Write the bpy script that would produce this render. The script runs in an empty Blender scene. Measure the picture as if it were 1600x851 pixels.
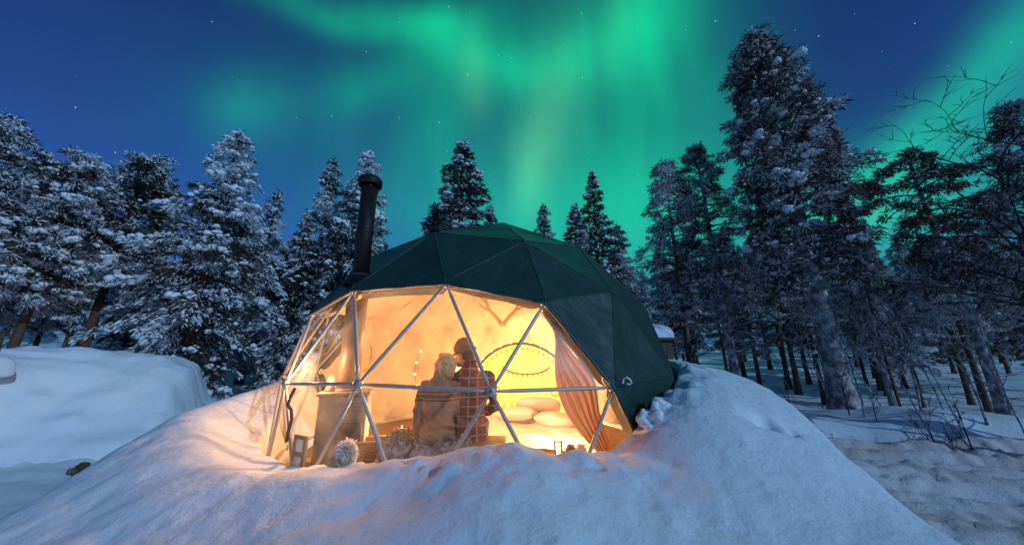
import bpy, bmesh, math, random
import numpy as np
from mathutils import Vector, Matrix, Euler

# ------------------------------------------------------------------ camera, sky, moon, exposure
S = bpy.context.scene
COL = S.collection
FPX, PITCH, CAMZ = 528.0, math.radians(13.7), 1.6      # focal length for a 1600 px wide frame
cam = bpy.data.objects.new('camera', bpy.data.cameras.new('camera'))
COL.objects.link(cam)
cam.location = (0, 0, CAMZ)
cam.rotation_euler = (math.radians(90) + PITCH, 0, 0)
cam.data.sensor_width = 36.0
cam.data.lens = FPX / 1600 * 36
cam.data.clip_start, cam.data.clip_end = 0.05, 2000
S.camera = cam
S.view_settings.view_transform = 'Standard'
S.view_settings.look = 'None'
S.view_settings.exposure = 0.0
S.view_settings.gamma = 1.0
S.render.engine = 'CYCLES'
S.cycles.use_denoising = True
S.cycles.max_bounces = 8
S.cycles.diffuse_bounces = 5
S.cycles.transparent_max_bounces = 16
S.cycles.sample_clamp_indirect = 6.0
S.cycles.caustics_reflective = False
S.cycles.caustics_refractive = False

MOON_AZ, MOON_EL = math.radians(131), math.radians(24)   # azimuth clockwise from the view direction (+y)
moon = bpy.data.objects.new('moon', bpy.data.lights.new('moon', 'SUN'))
COL.objects.link(moon)
mdir = Vector((math.sin(MOON_AZ) * math.cos(MOON_EL), math.cos(MOON_AZ) * math.cos(MOON_EL), math.sin(MOON_EL)))
moon.rotation_euler = mdir.to_track_quat('Z', 'Y').to_euler()
moon.location = mdir * 50
moon.data.energy = 1.55
moon.data.angle = math.radians(0.6)
moon.data.color = (0.43, 0.71, 1.0)


def ray(px, py):
    """unit-less direction of a photograph pixel (1600 x 851) in world axes"""
    x, y = (px - 800) / FPX, (425.5 - py) / FPX
    return Vector((x, math.cos(PITCH) - y * math.sin(PITCH), math.sin(PITCH) + y * math.cos(PITCH)))


def at(px, py, dist):
    r = ray(px, py)
    r *= dist / math.hypot(r.x, r.y)
    return Vector((r.x, r.y, r.z + CAMZ))


def azel(px, py):
    r = ray(px, py)
    return math.atan2(r.x, r.y), math.atan2(r.z, math.hypot(r.x, r.y))


def build_world():
    w = bpy.data.worlds.new('World')
    S.world = w
    w.use_nodes = True
    nt = w.node_tree
    N, L = nt.nodes, nt.links
    N.clear()

    def nd(t, **k):
        n = N.new(t)
        for a, b in k.items():
            setattr(n, a, b)
        return n

    def m(op, a, b=None, clamp=False):
        n = nd('ShaderNodeMath', operation=op, use_clamp=clamp)
        for i, v in enumerate((a, b)):
            if v is None:
                continue
            if isinstance(v, (int, float)):
                n.inputs[i].default_value = v
            else:
                L.new(v, n.inputs[i])
        return n.outputs[0]
    tc = nd('ShaderNodeTexCoord')
    sep = nd('ShaderNodeSeparateXYZ')
    L.new(tc.outputs['Generated'], sep.inputs[0])
    X, Y, Z = sep.outputs
    az = m('ARCTAN2', X, Y)
    el = m('ARCSINE', Z)
    # night sky: moonlit Nishita sky, kept very low
    sky = nd('ShaderNodeTexSky', sky_type='NISHITA')
    sky.sun_disc = False
    sky.sun_elevation = MOON_EL
    sky.sun_rotation = MOON_AZ
    sky.air_density, sky.dust_density, sky.ozone_density = 1.0, 0.4, 6.0
    tint = nd('ShaderNodeMix', data_type='RGBA', blend_type='MULTIPLY')
    tint.inputs[0].default_value = 1
    L.new(sky.outputs[0], tint.inputs[6])
    tint.inputs[7].default_value = (0.36, 0.62, 1.22, 1)
    bg1 = nd('ShaderNodeBackground')
    bg1.inputs['Strength'].default_value = 0.052
    L.new(tint.outputs[2], bg1.inputs['Color'])
    # aurora: soft lobes laid out by azimuth and elevation, pulled about by noise
    nz = nd('ShaderNodeTexNoise')
    nz.inputs['Scale'].default_value = 2.6
    nz.inputs['Detail'].default_value = 2.5
    L.new(tc.outputs['Generated'], nz.inputs['Vector'])
    off = nd('ShaderNodeVectorMath', operation='MULTIPLY_ADD')
    L.new(nz.outputs['Color'], off.inputs[0])
    off.inputs[1].default_value = (0.13, 0.13, 0)
    off.inputs[2].default_value = (-0.065, -0.065, 0)
    comb = nd('ShaderNodeCombineXYZ')
    L.new(az, comb.inputs[0])
    L.new(el, comb.inputs[1])
    P = nd('ShaderNodeVectorMath', operation='ADD')
    L.new(comb.outputs[0], P.inputs[0])
    L.new(off.outputs[0], P.inputs[1])
    P = P.outputs[0]

    def lobe(cx, cy, ang, a, b, k):
        ca, sa = math.cos(math.radians(ang)), math.sin(math.radians(ang))
        c = azel(cx, cy)
        e1 = azel(cx + ca * 5, cy + sa * 5)
        e2 = azel(cx - sa * 5, cy + ca * 5)
        d1 = ((e1[0] - c[0]) / 5, (e1[1] - c[1]) / 5)
        d2 = ((e2[0] - c[0]) / 5, (e2[1] - c[1]) / 5)
        mp = nd('ShaderNodeMapping', vector_type='TEXTURE')
        mp.inputs['Location'].default_value = (c[0], c[1], 0)
        mp.inputs['Rotation'].default_value = (0, 0, math.atan2(d1[1], d1[0]))
        mp.inputs['Scale'].default_value = (a * math.hypot(*d1), b * math.hypot(*d2), 1)
        L.new(P, mp.inputs['Vector'])
        dt = nd('ShaderNodeVectorMath', operation='DOT_PRODUCT')
        L.new(mp.outputs[0], dt.inputs[0])
        L.new(mp.outputs[0], dt.inputs[1])
        return m('MULTIPLY', m('EXPONENT', m('MULTIPLY', dt.outputs['Value'], -1.0)), k)
    green = [(575, 22, 10, 200, 34, .42), (730, 80, 24, 130, 45, .45), (890, 80, -10, 130, 50, .40), (1010, 10, -72, 120, 60, .42),
             (880, 210, 90, 260, 180, .36), (1040, 220, 92, 280, 120, .34), (690, 190, 100, 120, 60, .26),
             (585, 125, -25, 100, 50, .30), (385, 160, -35, 75, 50, .24), (520, 170, 0, 230, 120, .14),
             (1430, 215, -40, 360, 44, .42), (1590, 60, -45, 180, 60, .26), (1560, 190, -42, 120, 30, .14), (1340, 335, -10, 170, 80, .45), (1490, 290, -35, 180, 80, .24),
             (740, 340, 0, 230, 90, .30), (1000, 380, 0, 300, 110, .36), (960, -140, 0, 500, 110, .12), (1650, 330, 0, 160, 120, .15)]
    pale = [(742, 128, 80, 60, 26, .34), (856, 195, 102, 110, 44, .48), (830, 270, 100, 75, 26, .40), (1340, 345, 0, 90, 45, .16), (965, 40, -70, 80, 30, .12)]
    def total(lst):
        acc = None
        for q in lst:
            v = lobe(*q)
            acc = v if acc is None else m('ADD', acc, v)
        return acc
    g = total(green)
    pl = total(pale)
    # the same soft curtain goes on, weaker, round the rest of the sky
    band = m('EXPONENT', m('MULTIPLY', m('POWER', m('MULTIPLY', m('SUBTRACT', el, 0.75), 2.2), 2.0), -1.0))
    nz2 = nd('ShaderNodeTexNoise')
    nz2.inputs['Scale'].default_value = 1.6
    nz2.inputs['Detail'].default_value = 1.5
    L.new(tc.outputs['Generated'], nz2.inputs['Vector'])
    behind = m('MULTIPLY', m('SUBTRACT', 0.25, Y, clamp=True), m('MULTIPLY', band, m('SUBTRACT', nz2.outputs[0], 0.42, clamp=True)))
    g = m('ADD', g, m('MULTIPLY', behind, 1.0))
    # fine vertical streaks in the curtain
    st = nd('ShaderNodeTexNoise')
    st.inputs['Scale'].default_value = 1.0
    st.inputs['Detail'].default_value = 2.0
    sc = nd('ShaderNodeVectorMath', operation='MULTIPLY')
    L.new(P, sc.inputs[0])
    sc.inputs[1].default_value = (9, 2.2, 0)
    L.new(sc.outputs[0], st.inputs['Vector'])
    streak = m('ADD', m('MULTIPLY', st.outputs[0], 0.6), 0.7)
    g = m('MULTIPLY', g, streak)
    up = m('MULTIPLY', m('ADD', Z, 0.02), 20, clamp=True)

    def emit(fac, col, mul):
        b = nd('ShaderNodeBackground')
        b.inputs['Color'].default_value = (*col, 1)
        L.new(m('MULTIPLY', m('MULTIPLY', fac, up), mul), b.inputs['Strength'])
        return b.outputs[0]
    # stars
    vo = nd('ShaderNodeTexVoronoi', feature='F1')
    vo.inputs['Scale'].default_value = 62
    L.new(tc.outputs['Generated'], vo.inputs['Vector'])
    s2 = nd('ShaderNodeSeparateColor')
    L.new(vo.outputs['Color'], s2.inputs[0])
    rare = m('POWER', s2.outputs[0], 14.0)
    dot = m('SUBTRACT', 1.0, m('DIVIDE', vo.outputs['Distance'], 0.085), clamp=True)
    star = m('MULTIPLY', m('MULTIPLY', dot, rare), 1.5)

    def add(a, b):
        n = nd('ShaderNodeAddShader')
        L.new(a, n.inputs[0])
        L.new(b, n.inputs[1])
        return n.outputs[0]
    sh = bg1.outputs[0]
    g = m('POWER', g, 1.2)
    sh = add(sh, emit(g, (0.0, 0.80, 0.25), 0.70))
    sh = add(sh, emit(pl, (0.20, 0.80, 0.22), 0.42))
    sh = add(sh, emit(star, (0.75, 0.88, 1.0), 1.0))
    out = nd('ShaderNodeOutputWorld')
    L.new(sh, out.inputs['Surface'])


build_world()

# ------------------------------------------------------------------ helpers
rnd = random.Random(7)


def tag(o, label=None, cat=None, group=None, kind=None):
    if label: o['label'] = label
    if cat: o['category'] = cat
    if group: o['group'] = group
    if kind: o['kind'] = kind
    return o


def empty(name, loc=(0, 0, 0), rz=0.0):
    o = bpy.data.objects.new(name, None)
    o.empty_display_size = 0.2
    COL.objects.link(o)
    o.location = loc
    o.rotation_euler = (0, 0, rz)
    return o


def link(name, me, mat=None, parent=None, smooth=True):
    if mat is not None:
        for q in (mat if isinstance(mat, (list, tuple)) else [mat]):
            me.materials.append(q)
    if smooth and len(me.polygons):
        me.polygons.foreach_set('use_smooth', [True] * len(me.polygons))
    o = bpy.data.objects.new(name, me)
    COL.objects.link(o)
    if parent is not None:
        o.parent = parent
    return o


def np_mesh(name, V, polys, mats=None):
    """V (N,3); polys list of int arrays (M,3) or (M,4); mats list of per-array material indices"""
    me = bpy.data.meshes.new(name)
    V = np.asarray(V, np.float32)
    me.vertices.add(len(V))
    me.vertices.foreach_set('co', V.ravel())
    loops = np.concatenate([np.asarray(p, np.int32).ravel() for p in polys])
    tot = np.concatenate([np.full(len(p), np.asarray(p).shape[1], np.int32) for p in polys])
    start = np.concatenate([[0], np.cumsum(tot)[:-1]]).astype(np.int32)
    me.loops.add(len(loops))
    me.loops.foreach_set('vertex_index', loops)
    me.polygons.add(len(tot))
    me.polygons.foreach_set('loop_start', start)
    if mats is not None:
        me.polygons.foreach_set('material_index', np.concatenate([np.broadcast_to(np.asarray(a, np.int32), (len(p),)) for a, p in zip(mats, polys)]))
    me.update(calc_edges=True)
    return me


class Acc:
    """collects vertex and face blocks for one mesh"""
    def __init__(s):
        s.V, s.P, s.M, s.n = [], [], [], 0

    def add(s, V, F, m=0):
        V = np.asarray(V, float).reshape(-1, 3)
        F = np.asarray(F)
        s.V.append(V)
        s.P.append(F + s.n)
        s.M.append(m)
        s.n += len(V)

    def tube(s, pts, rad, sides=6, m=0, caps=True):
        pts = np.asarray(pts, float)
        n = len(pts)
        rad = np.broadcast_to(np.asarray(rad, float), (n,))
        T = np.gradient(pts, axis=0)
        T /= np.linalg.norm(T, axis=1)[:, None] + 1e-9
        ref = np.array([0.0, 0, 1]) if abs(T[:, 2]).mean() < .8 else np.array([1.0, 0, 0])
        A = np.cross(T, ref); A /= np.linalg.norm(A, axis=1)[:, None] + 1e-9
        B = np.cross(T, A)
        a = np.arange(sides) * 2 * np.pi / sides
        V = pts[:, None] + rad[:, None, None] * (A[:, None] * np.cos(a)[None, :, None] + B[:, None] * np.sin(a)[None, :, None])
        i = np.arange(n - 1)[:, None] * sides
        j = np.arange(sides)[None]
        k = (j + 1) % sides
        F = np.stack([i + j, i + k, i + sides + k, i + sides + j], -1).reshape(-1, 4)
        V = V.reshape(-1, 3)
        s.add(V, F, m)
        if caps:
            base = s.n - len(V)
            for row, c in ((0, pts[0]), (n - 1, pts[-1])):
                s.V.append(c[None]); ci = s.n; s.n += 1
                r = base + row * sides + np.arange(sides)
                s.P.append(np.stack([r, np.roll(r, -1), np.full(sides, ci)], -1)); s.M.append(m)

    def box(s, lo, hi, m=0):
        x0, y0, z0 = lo; x1, y1, z1 = hi
        V = [(x0, y0, z0), (x1, y0, z0), (x1, y1, z0), (x0, y1, z0), (x0, y0, z1), (x1, y0, z1), (x1, y1, z1), (x0, y1, z1)]
        s.add(V, [(0, 3, 2, 1), (4, 5, 6, 7), (0, 1, 5, 4), (1, 2, 6, 5), (2, 3, 7, 6), (3, 0, 4, 7)], m)

    def mesh(s, name):
        return np_mesh(name, np.concatenate(s.V), s.P, s.M)

    def build(s, name, mat, parent=None, smooth=True):
        return link(name, s.mesh(name), mat, parent, smooth)


def bevel_box(name, lo, hi, bev, mat, parent=None, seg=2, jitter=0.0):
    bm = bmesh.new()
    bmesh.ops.create_cube(bm, size=1)
    for v in bm.verts:
        v.co = Vector([(lo[i] + hi[i]) / 2 + v.co[i] * (hi[i] - lo[i]) for i in range(3)])
    bmesh.ops.bevel(bm, geom=list(bm.edges), offset=bev, segments=seg, affect='EDGES', profile=.6)
    me = bpy.data.meshes.new(name)
    bm.to_mesh(me); bm.free()
    return link(name, me, mat, parent)


def ico(sub):
    bm = bmesh.new()
    bmesh.ops.create_icosphere(bm, subdivisions=sub, radius=1)
    V = np.array([v.co[:] for v in bm.verts]); F = np.array([[v.index for v in f.verts] for f in bm.faces])
    bm.free()
    return V, F


ICO1, ICO2, ICO3 = ico(1), ico(2), ico(3)


def lathe(profile, sides=24, c=(0, 0, 0)):
    a = Acc()
    prof = np.array(profile, float)
    t = np.arange(sides) * 2 * np.pi / sides
    V = np.stack([prof[:, None, 0] * np.cos(t), prof[:, None, 0] * np.sin(t), np.repeat(prof[:, 1:2], sides, 1)], -1).reshape(-1, 3) + np.array(c)
    n = len(prof)
    i = np.arange(n - 1)[:, None] * sides; j = np.arange(sides)[None]; k = (j + 1) % sides
    a.add(V, np.stack([i + j, i + k, i + sides + k, i + sides + j], -1).reshape(-1, 4))
    return a


def hash2(i, j, seed):
    h = (i.astype(np.int64) * 374761393 + j.astype(np.int64) * 668265263 + seed * 1442695041) & 0x7fffffff
    h = ((h ^ (h >> 13)) * 1274126177) & 0x7fffffff
    return ((h ^ (h >> 16)) & 0xffff) / 65535.0


def vnoise(x, y, seed=0):
    xi, yi = np.floor(x), np.floor(y)
    fx, fy = x - xi, y - yi
    fx = fx * fx * fx * (fx * (fx * 6 - 15) + 10); fy = fy * fy * fy * (fy * (fy * 6 - 15) + 10)
    a, b = hash2(xi, yi, seed), hash2(xi + 1, yi, seed)
    c, d = hash2(xi, yi + 1, seed), hash2(xi + 1, yi + 1, seed)
    return (a * (1 - fx) + b * fx) * (1 - fy) + (c * (1 - fx) + d * fx) * fy - .5


def fbm(x, y, oct=4, seed=0):
    s, a = 0, 1.0
    ca, sa = .8, .6
    for k in range(oct):
        s = s + a * vnoise(x, y, seed + k * 17)
        x, y = (x * ca - y * sa) * 2.03 + 5.1, (x * sa + y * ca) * 2.03 + 1.7
        a *= .5
    return s


def sstep(a, b, x):
    t = np.clip((x - a) / (b - a), 0, 1)
    return t * t * (3 - 2 * t)


def interp(x, xs, ys):
    """smooth interpolation through a table (linear, then eased by the caller's noise)"""
    return np.interp(x, xs, ys)


# ------------------------------------------------------------------ materials
def material(name, base, rough=.6, spec=.3, bump=None, var=None, metal=0.0, emit=None, sss=0.0, trans=0.0, coord='Object'):
    """bump: list of (scale, strength, distance); var: (colour2, scale, lo, hi)"""
    mt = bpy.data.materials.new(name)
    mt.use_nodes = True
    nt = mt.node_tree
    N, L = nt.nodes, nt.links
    b = N['Principled BSDF']
    b.inputs['Base Color'].default_value = (*base, 1)
    b.inputs['Roughness'].default_value = rough
    b.inputs['Specular IOR Level'].default_value = spec
    b.inputs['Metallic'].default_value = metal
    if sss:
        b.inputs['Subsurface Weight'].default_value = sss
        b.inputs['Subsurface Radius'].default_value = (.05, .06, .08)
        b.inputs['Subsurface Scale'].default_value = .6
    if emit:
        b.inputs['Emission Color'].default_value = (*emit[0], 1)
        b.inputs['Emission Strength'].default_value = emit[1]
    tc = N.new('ShaderNodeTexCoord')
    if var:
        n = N.new('ShaderNodeTexNoise'); n.inputs['Scale'].default_value = var[1]; n.inputs['Detail'].default_value = 5
        L.new(tc.outputs[coord], n.inputs['Vector'])
        r = N.new('ShaderNodeMapRange'); r.inputs[1].default_value = var[2]; r.inputs[2].default_value = var[3]
        L.new(n.outputs[0], r.inputs[0])
        mx = N.new('ShaderNodeMix'); mx.data_type = 'RGBA'
        mx.inputs[6].default_value = (*base, 1); mx.inputs[7].default_value = (*var[0], 1)
        L.new(r.outputs[0], mx.inputs[0]); L.new(mx.outputs[2], b.inputs['Base Color'])
    prev = None
    for sc, st, di in (bump or []):
        n = N.new('ShaderNodeTexNoise'); n.inputs['Scale'].default_value = sc; n.inputs['Detail'].default_value = 4
        L.new(tc.outputs[coord], n.inputs['Vector'])
        bp = N.new('ShaderNodeBump'); bp.inputs['Strength'].default_value = st; bp.inputs['Distance'].default_value = di
        L.new(n.outputs[0], bp.inputs['Height'])
        if prev: L.new(prev, bp.inputs['Normal'])
        prev = bp.outputs[0]
    if prev: L.new(prev, b.inputs['Normal'])
    if trans:
        tr = N.new('ShaderNodeBsdfTranslucent'); tr.inputs[0].default_value = (*base, 1)
        mxs = N.new('ShaderNodeMixShader'); mxs.inputs[0].default_value = trans
        L.new(b.outputs[0], mxs.inputs[1]); L.new(tr.outputs[0], mxs.inputs[2])
        L.new(mxs.outputs[0], N['Material Output'].inputs['Surface'])
    return mt


M = {}
M['snow'] = material('snow', (.80, .82, .85), .6, .25, [(9, .35, .05), (34, .32, .02), (110, .38, .008), (300, .4, .003)], sss=.0)
M['snow_smooth'] = material('snow_smooth', (.80, .82, .85), .6, .25, [(5, .3, .06), (30, .4, .02), (160, .4, .005)])
M['snow_pinkish'] = material('snow_pinkish', (.80, .70, .67), .7, .2, [(8, .2, .06), (30, .35, .03), (90, .5, .01)], ((.62, .46, .41), 1.3, .42, .66))  # pinkish snow, deeper in tone in random patches
M['snow_load'] = material('snow_load', (.82, .84, .86), .65, .2, [(9, .4, .05)])
M['frost'] = material('frost', (.74, .77, .80), .7, .2)
M['needle'] = material('needle', (.034, .038, .024), .6, .3, None, ((.060, .046, .030), 3.0, .4, .62))
M['needle_brown'] = material('needle_brown', (.19, .088, .052), .65, .25, None, ((.085, .058, .036), 3.0, .4, .62))
M['bark'] = material('bark', (.13, .065, .042), .85, .15, [(22, .8, .03)], ((.16, .12, .10), 6, .45, .65))
M['bark_frost'] = material('bark_frost', (.20, .16, .145), .85, .15, [(22, .8, .03)], ((.52, .52, .54), 5, .42, .60))
M['twig'] = material('twig', (.06, .042, .036), .8, .15)
M['twig_frost'] = material('twig_frost', (.20, .19, .19), .8, .15, None, ((.50, .52, .55), 9, .45, .6))
M['canvas'] = material('canvas', (.012, .042, .026), .45, .5, [(2.5, .5, .07), (8, .3, .02), (180, .25, .002)], ((.020, .050, .038), 5, .4, .65))
M['canvas_black'] = material('canvas_black', (.012, .012, .012), .6, .3)
M['alu'] = material('alu', (.46, .41, .36), .45, .5, [(60, .1, .002)], metal=.3)
M['bolt'] = material('bolt', (.28, .27, .26), .4, .5, metal=.7)
M['liner'] = material('liner', (.56, .45, .34), .85, .1, [(3, .5, .10), (9, .35, .03), (300, .15, .001)], trans=.10)
M['button'] = material('button', (.85, .80, .70), .5, .4)
M['curtain'] = material('curtain', (.62, .36, .16), .85, .1, [(150, .2, .002)], trans=.45)
M['wood'] = material('wood', (.42, .25, .11), .6, .25, [(30, .2, .005)], ((.30, .17, .07), 9, .4, .65))
M['wood_dark'] = material('wood_dark', (.14, .08, .045), .6, .3, [(30, .2, .005)])
M['black_metal'] = material('black_metal', (.016, .010, .009), .55, .3, [(40, .1, .003)])
M['flue'] = material('flue', (.12, .072, .046), .5, .4, [(60, .12, .002)])
M['stove'] = material('stove', (.20, .13, .085), .6, .3, [(40, .12, .003)])
M['stove_dark'] = material('stove_dark', (.08, .055, .04), .5, .3)
M['fur_white'] = material('fur_white', (.86, .80, .70), .9, .05, trans=.4)
M['fur_grey'] = material('fur_grey', (.22, .19, .17), .9, .05, None, ((.42, .37, .33), 30, .4, .6))
M['wicker'] = material('wicker', (.40, .23, .10), .7, .2)
M['linen'] = material('linen', (.80, .74, .66), .85, .1, [(10, .3, .02)])
M['linen_tan'] = material('linen_tan', (.55, .36, .20), .85, .1, [(10, .3, .02)])
M['skin'] = material('skin', (.60, .36, .25), .5, .3)
M['hair'] = material('hair', (.66, .45, .22), .5, .3, [(60, .5, .01)], ((.46, .28, .12), 40, .4, .6))
M['beanie'] = material('beanie', (.30, .15, .07), .9, .1, [(90, .5, .006)])
M['denim'] = material('denim', (.05, .055, .075), .85, .1, [(200, .2, .002)])
M['boot'] = material('boot', (.07, .045, .03), .6, .3)
M['antler_shadow'] = material('antler_shadow', (.40, .25, .13), .6, .3, [(25, .4, .01)])  # brown tuned to the tone of a shadow on the liner
M['drum_skin'] = material('drum_skin', (.85, .62, .22), .7, .2, emit=((1.0, .62, .08), 1.3))
M['ink'] = material('ink', (.16, .06, .02), .8, .1)
M['bulb'] = material('bulb', (1, .8, .5), .5, .2, emit=((1.0, .66, .26), 14))
M['added_lamp_shade'] = material('added_lamp_shade', (.9, .7, .4), .8, .1, emit=((1.0, .62, .20), 3.2))  # glowing shade of the floor lamp added as a light source
M['wire'] = material('wire', (.15, .09, .05), .6, .2)
M['dirt'] = material('dirt', (.11, .065, .035), .9, .1, [(25, .8, .04)], ((.30, .24, .20), 8, .5, .7))
M['hut_wood'] = material('hut_wood', (.12, .08, .055), .8, .15, [(20, .4, .01)])
M['cord_white'] = material('cord_white', (.85, .85, .85), .6, .3)


def pane_material():
    mt = bpy.data.materials.new('clear_film')
    mt.use_nodes = True
    N, L = mt.node_tree.nodes, mt.node_tree.links
    N.remove(N['Principled BSDF'])
    t = N.new('ShaderNodeBsdfTransparent'); t.inputs[0].default_value = (.97, .97, .97, 1)
    g = N.new('ShaderNodeBsdfGlossy'); g.inputs['Roughness'].default_value = .38
    n = N.new('ShaderNodeTexNoise'); n.inputs['Scale'].default_value = 2.5
    bp = N.new('ShaderNodeBump'); bp.inputs['Strength'].default_value = .25; bp.inputs['Distance'].default_value = .05
    L.new(n.outputs[0], bp.inputs['Height']); L.new(bp.outputs[0], g.inputs['Normal'])
    tl = N.new('ShaderNodeBsdfTranslucent'); tl.inputs[0].default_value = (.9, .9, .9, 1)
    n2 = N.new('ShaderNodeTexNoise'); n2.inputs['Scale'].default_value = 3.5; n2.inputs['Detail'].default_value = 6
    mr = N.new('ShaderNodeMapRange'); mr.inputs[1].default_value = .35; mr.inputs[2].default_value = .75; mr.inputs[3].default_value = .02; mr.inputs[4].default_value = .14
    L.new(n2.outputs[0], mr.inputs[0])
    fog = N.new('ShaderNodeMixShader'); L.new(mr.outputs[0], fog.inputs[0]); L.new(t.outputs[0], fog.inputs[1]); L.new(tl.outputs[0], fog.inputs[2])
    t = fog
    mx = N.new('ShaderNodeMixShader'); mx.inputs[0].default_value = .035
    L.new(t.outputs[0], mx.inputs[1]); L.new(g.outputs[0], mx.inputs[2])
    L.new(mx.outputs[0], N['Material Output'].inputs['Surface'])
    return mt


M['film'] = pane_material()


def knit_material(name, base, band, rows):
    """sweater: bands across the shoulders, by height above the seat"""
    mt = material(name, base, .95, .05, [(120, .5, .006)])
    N, L = mt.node_tree.nodes, mt.node_tree.links
    b = N['Principled BSDF']
    tc = N.new('ShaderNodeTexCoord'); sp = N.new('ShaderNodeSeparateXYZ'); L.new(tc.outputs['Object'], sp.inputs[0])
    rp = N.new('ShaderNodeValToRGB')
    rp.color_ramp.interpolation = 'CONSTANT'
    L.new(sp.outputs[2], rp.inputs[0])
    els = rp.color_ramp.elements
    els[0].position = 0; els[0].color = (*base, 1)
    els[1].position = rows[0][0]; els[1].color = (*band, 1)
    first = True
    for lo, hi in rows:
        if not first:
            e = els.new(lo); e.color = (*band, 1)
        e = els.new(hi); e.color = (*base, 1)
        first = False
    L.new(rp.outputs[0], b.inputs['Base Color'])
    return mt


def plaid_material():
    mt = material('plaid', (.10, .04, .03), .9, .05, [(150, .3, .003)])
    N, L = mt.node_tree.nodes, mt.node_tree.links
    b = N['Principled BSDF']
    tc = N.new('ShaderNodeTexCoord'); sp = N.new('ShaderNodeSeparateXYZ'); L.new(tc.outputs['Object'], sp.inputs[0])

    def m(op, a, bb=None, clamp=False):
        n = N.new('ShaderNodeMath'); n.operation = op; n.use_clamp = clamp
        for i, v in enumerate((a, bb)):
            if v is None: continue
            if isinstance(v, (int, float)): n.inputs[i].default_value = v
            else: L.new(v, n.inputs[i])
        return n.outputs[0]

    def lines(c, period, width):
        fr = m('FRACT', m('ADD', m('DIVIDE', c, period), 20.3))
        return m('LESS_THAN', m('ABSOLUTE', m('SUBTRACT', fr, .5)), width)
    thin = m('MAXIMUM', lines(sp.outputs[0], .085, .07), lines(sp.outputs[2], .085, .07))
    wide = m('ADD', lines(sp.outputs[0], .17, .25), lines(sp.outputs[2], .17, .25))
    m1 = N.new('ShaderNodeMix'); m1.data_type = 'RGBA'
    m1.inputs[6].default_value = (.27, .065, .04, 1); m1.inputs[7].default_value = (.075, .035, .03, 1)
    L.new(m('MULTIPLY', wide, .5), m1.inputs[0])
    m2 = N.new('ShaderNodeMix'); m2.data_type = 'RGBA'
    m2.inputs[7].default_value = (.50, .40, .32, 1)
    L.new(m1.outputs[2], m2.inputs[6]); L.new(m('MULTIPLY', thin, .5), m2.inputs[0])
    L.new(m2.outputs[2], b.inputs['Base Color'])
    return mt

# ------------------------------------------------------------------ terrain
DC = np.array([-.387, 5.222, .888])      # dome centre
DR = 2.6                                 # dome radius
FLOOR_Z = .42


def road_s(x, y):
    """signed distance from the road's centre line (it comes in from the picture's edge and runs past the back of the dome)"""
    return (np.asarray(x) - 6.96) * .34 + (np.asarray(y) - 4.54) * .94


def ground_h(x, y):
    x = np.asarray(x, float); y = np.asarray(y, float)
    d = np.hypot(x, y)
    k = np.clip(d - 17, 0, None)
    z = .17 * k * k / (k + 8)
    z = np.minimum(z, 9 + 0 * z) + fbm(x * .05, y * .05, 3, 3) * sstep(15, 60, d) * 3
    z = z + fbm(x * .35, y * .35, 3, 11) * .28 * sstep(6, 12, d) + .05
    # low snow shelf along the far side of the road, and the trench on the dome's other side
    r = road_s(x, y)
    z = z + .34 * sstep(2.15, 2.9, r) * sstep(5.7, 3.7, r) * sstep(2, 4, x) * (1 + .5 * fbm(x * .8, y * .8, 3, 5))
    lump = np.abs(fbm(x * 2.2, y * 2.2, 3, 21))
    z = z + lump * .10 * sstep(-2.8, -3.6, x) * sstep(9, 7, y) * sstep(1, 3, y)
    z = z - .30 * sstep(2.7, 2.0, np.abs(r)) * sstep(2, 3.4, x) * sstep(17.5, 15.5, x)
    return z


def gz(x, y):
    return float(ground_h(np.array([x]), np.array([y]))[0])


def axis(lo, hi, d0, d1, step, growth=1.13):
    a = list(np.arange(d0, d1 + 1e-6, step))
    s, v = step, a[-1]
    while v < hi:
        s *= growth; v += s; a.append(v)
    s, v, b = step, a[0], []
    while v > lo:
        s *= growth; v -= s; b.append(v)
    return np.array(b[::-1] + a)


def grid_mesh(name, xs, ys, hf):
    Xg, Yg = np.meshgrid(xs, ys)
    Z = hf(Xg, Yg)
    V = np.stack([Xg, Yg, Z], -1).reshape(-1, 3)
    nx, ny = len(xs), len(ys)
    i = np.arange(ny - 1)[:, None] * nx; j = np.arange(nx - 1)[None]
    F = np.stack([i + j, i + j + 1, i + nx + j + 1, i + nx + j], -1).reshape(-1, 4)
    return np_mesh(name, V, [F])


ground = link('ground', grid_mesh('ground', axis(-600, 600, -13, 15, .1), axis(-80, 900, 0, 20, .1), ground_h), M['snow_smooth'])
tag(ground, 'snow covered forest floor among the trees', 'ground', kind='structure')


def road_h(x, y):
    r = road_s(x, y)
    edge = sstep(2.5, 2.1, np.abs(r + .15 * fbm(x * 1.2, y * 1.2, 2, 9))) * sstep(2.6, 3.4, x)
    rut = -.11 * (np.exp(-((r - 1.4) / .18) ** 2) + np.exp(-((r - .1) / .2) ** 2) + .7 * np.exp(-((r + 1.1) / .3) ** 2)) + .07 * (np.exp(-((r - .98) / .15) ** 2) + np.exp(-((r + .35) / .2) ** 2))
    cross = .07 * fbm(r * 4, x * .35, 3, 33) + .018 * np.abs(fbm(x * 2.4, y * 2.4, 3, 30)) + .02 * fbm(x * 9, y * 9, 2, 31)
    # a churned patch of snow where the road meets the shelf
    churn = np.exp(-(((x - 7.6) / .8) ** 2 + ((y - 6.1) / .5) ** 2)) * (.14 + .25 * fbm(x * 2.5, y * 2.5, 3, 77))
    return ground_h(x, y) - .12 + edge * (.39 + rut * 1.7 + cross * 2.2 + churn) - .5 * np.maximum(sstep(2.45, 2.75, np.abs(r)), sstep(3.2, 2.7, x))


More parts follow.
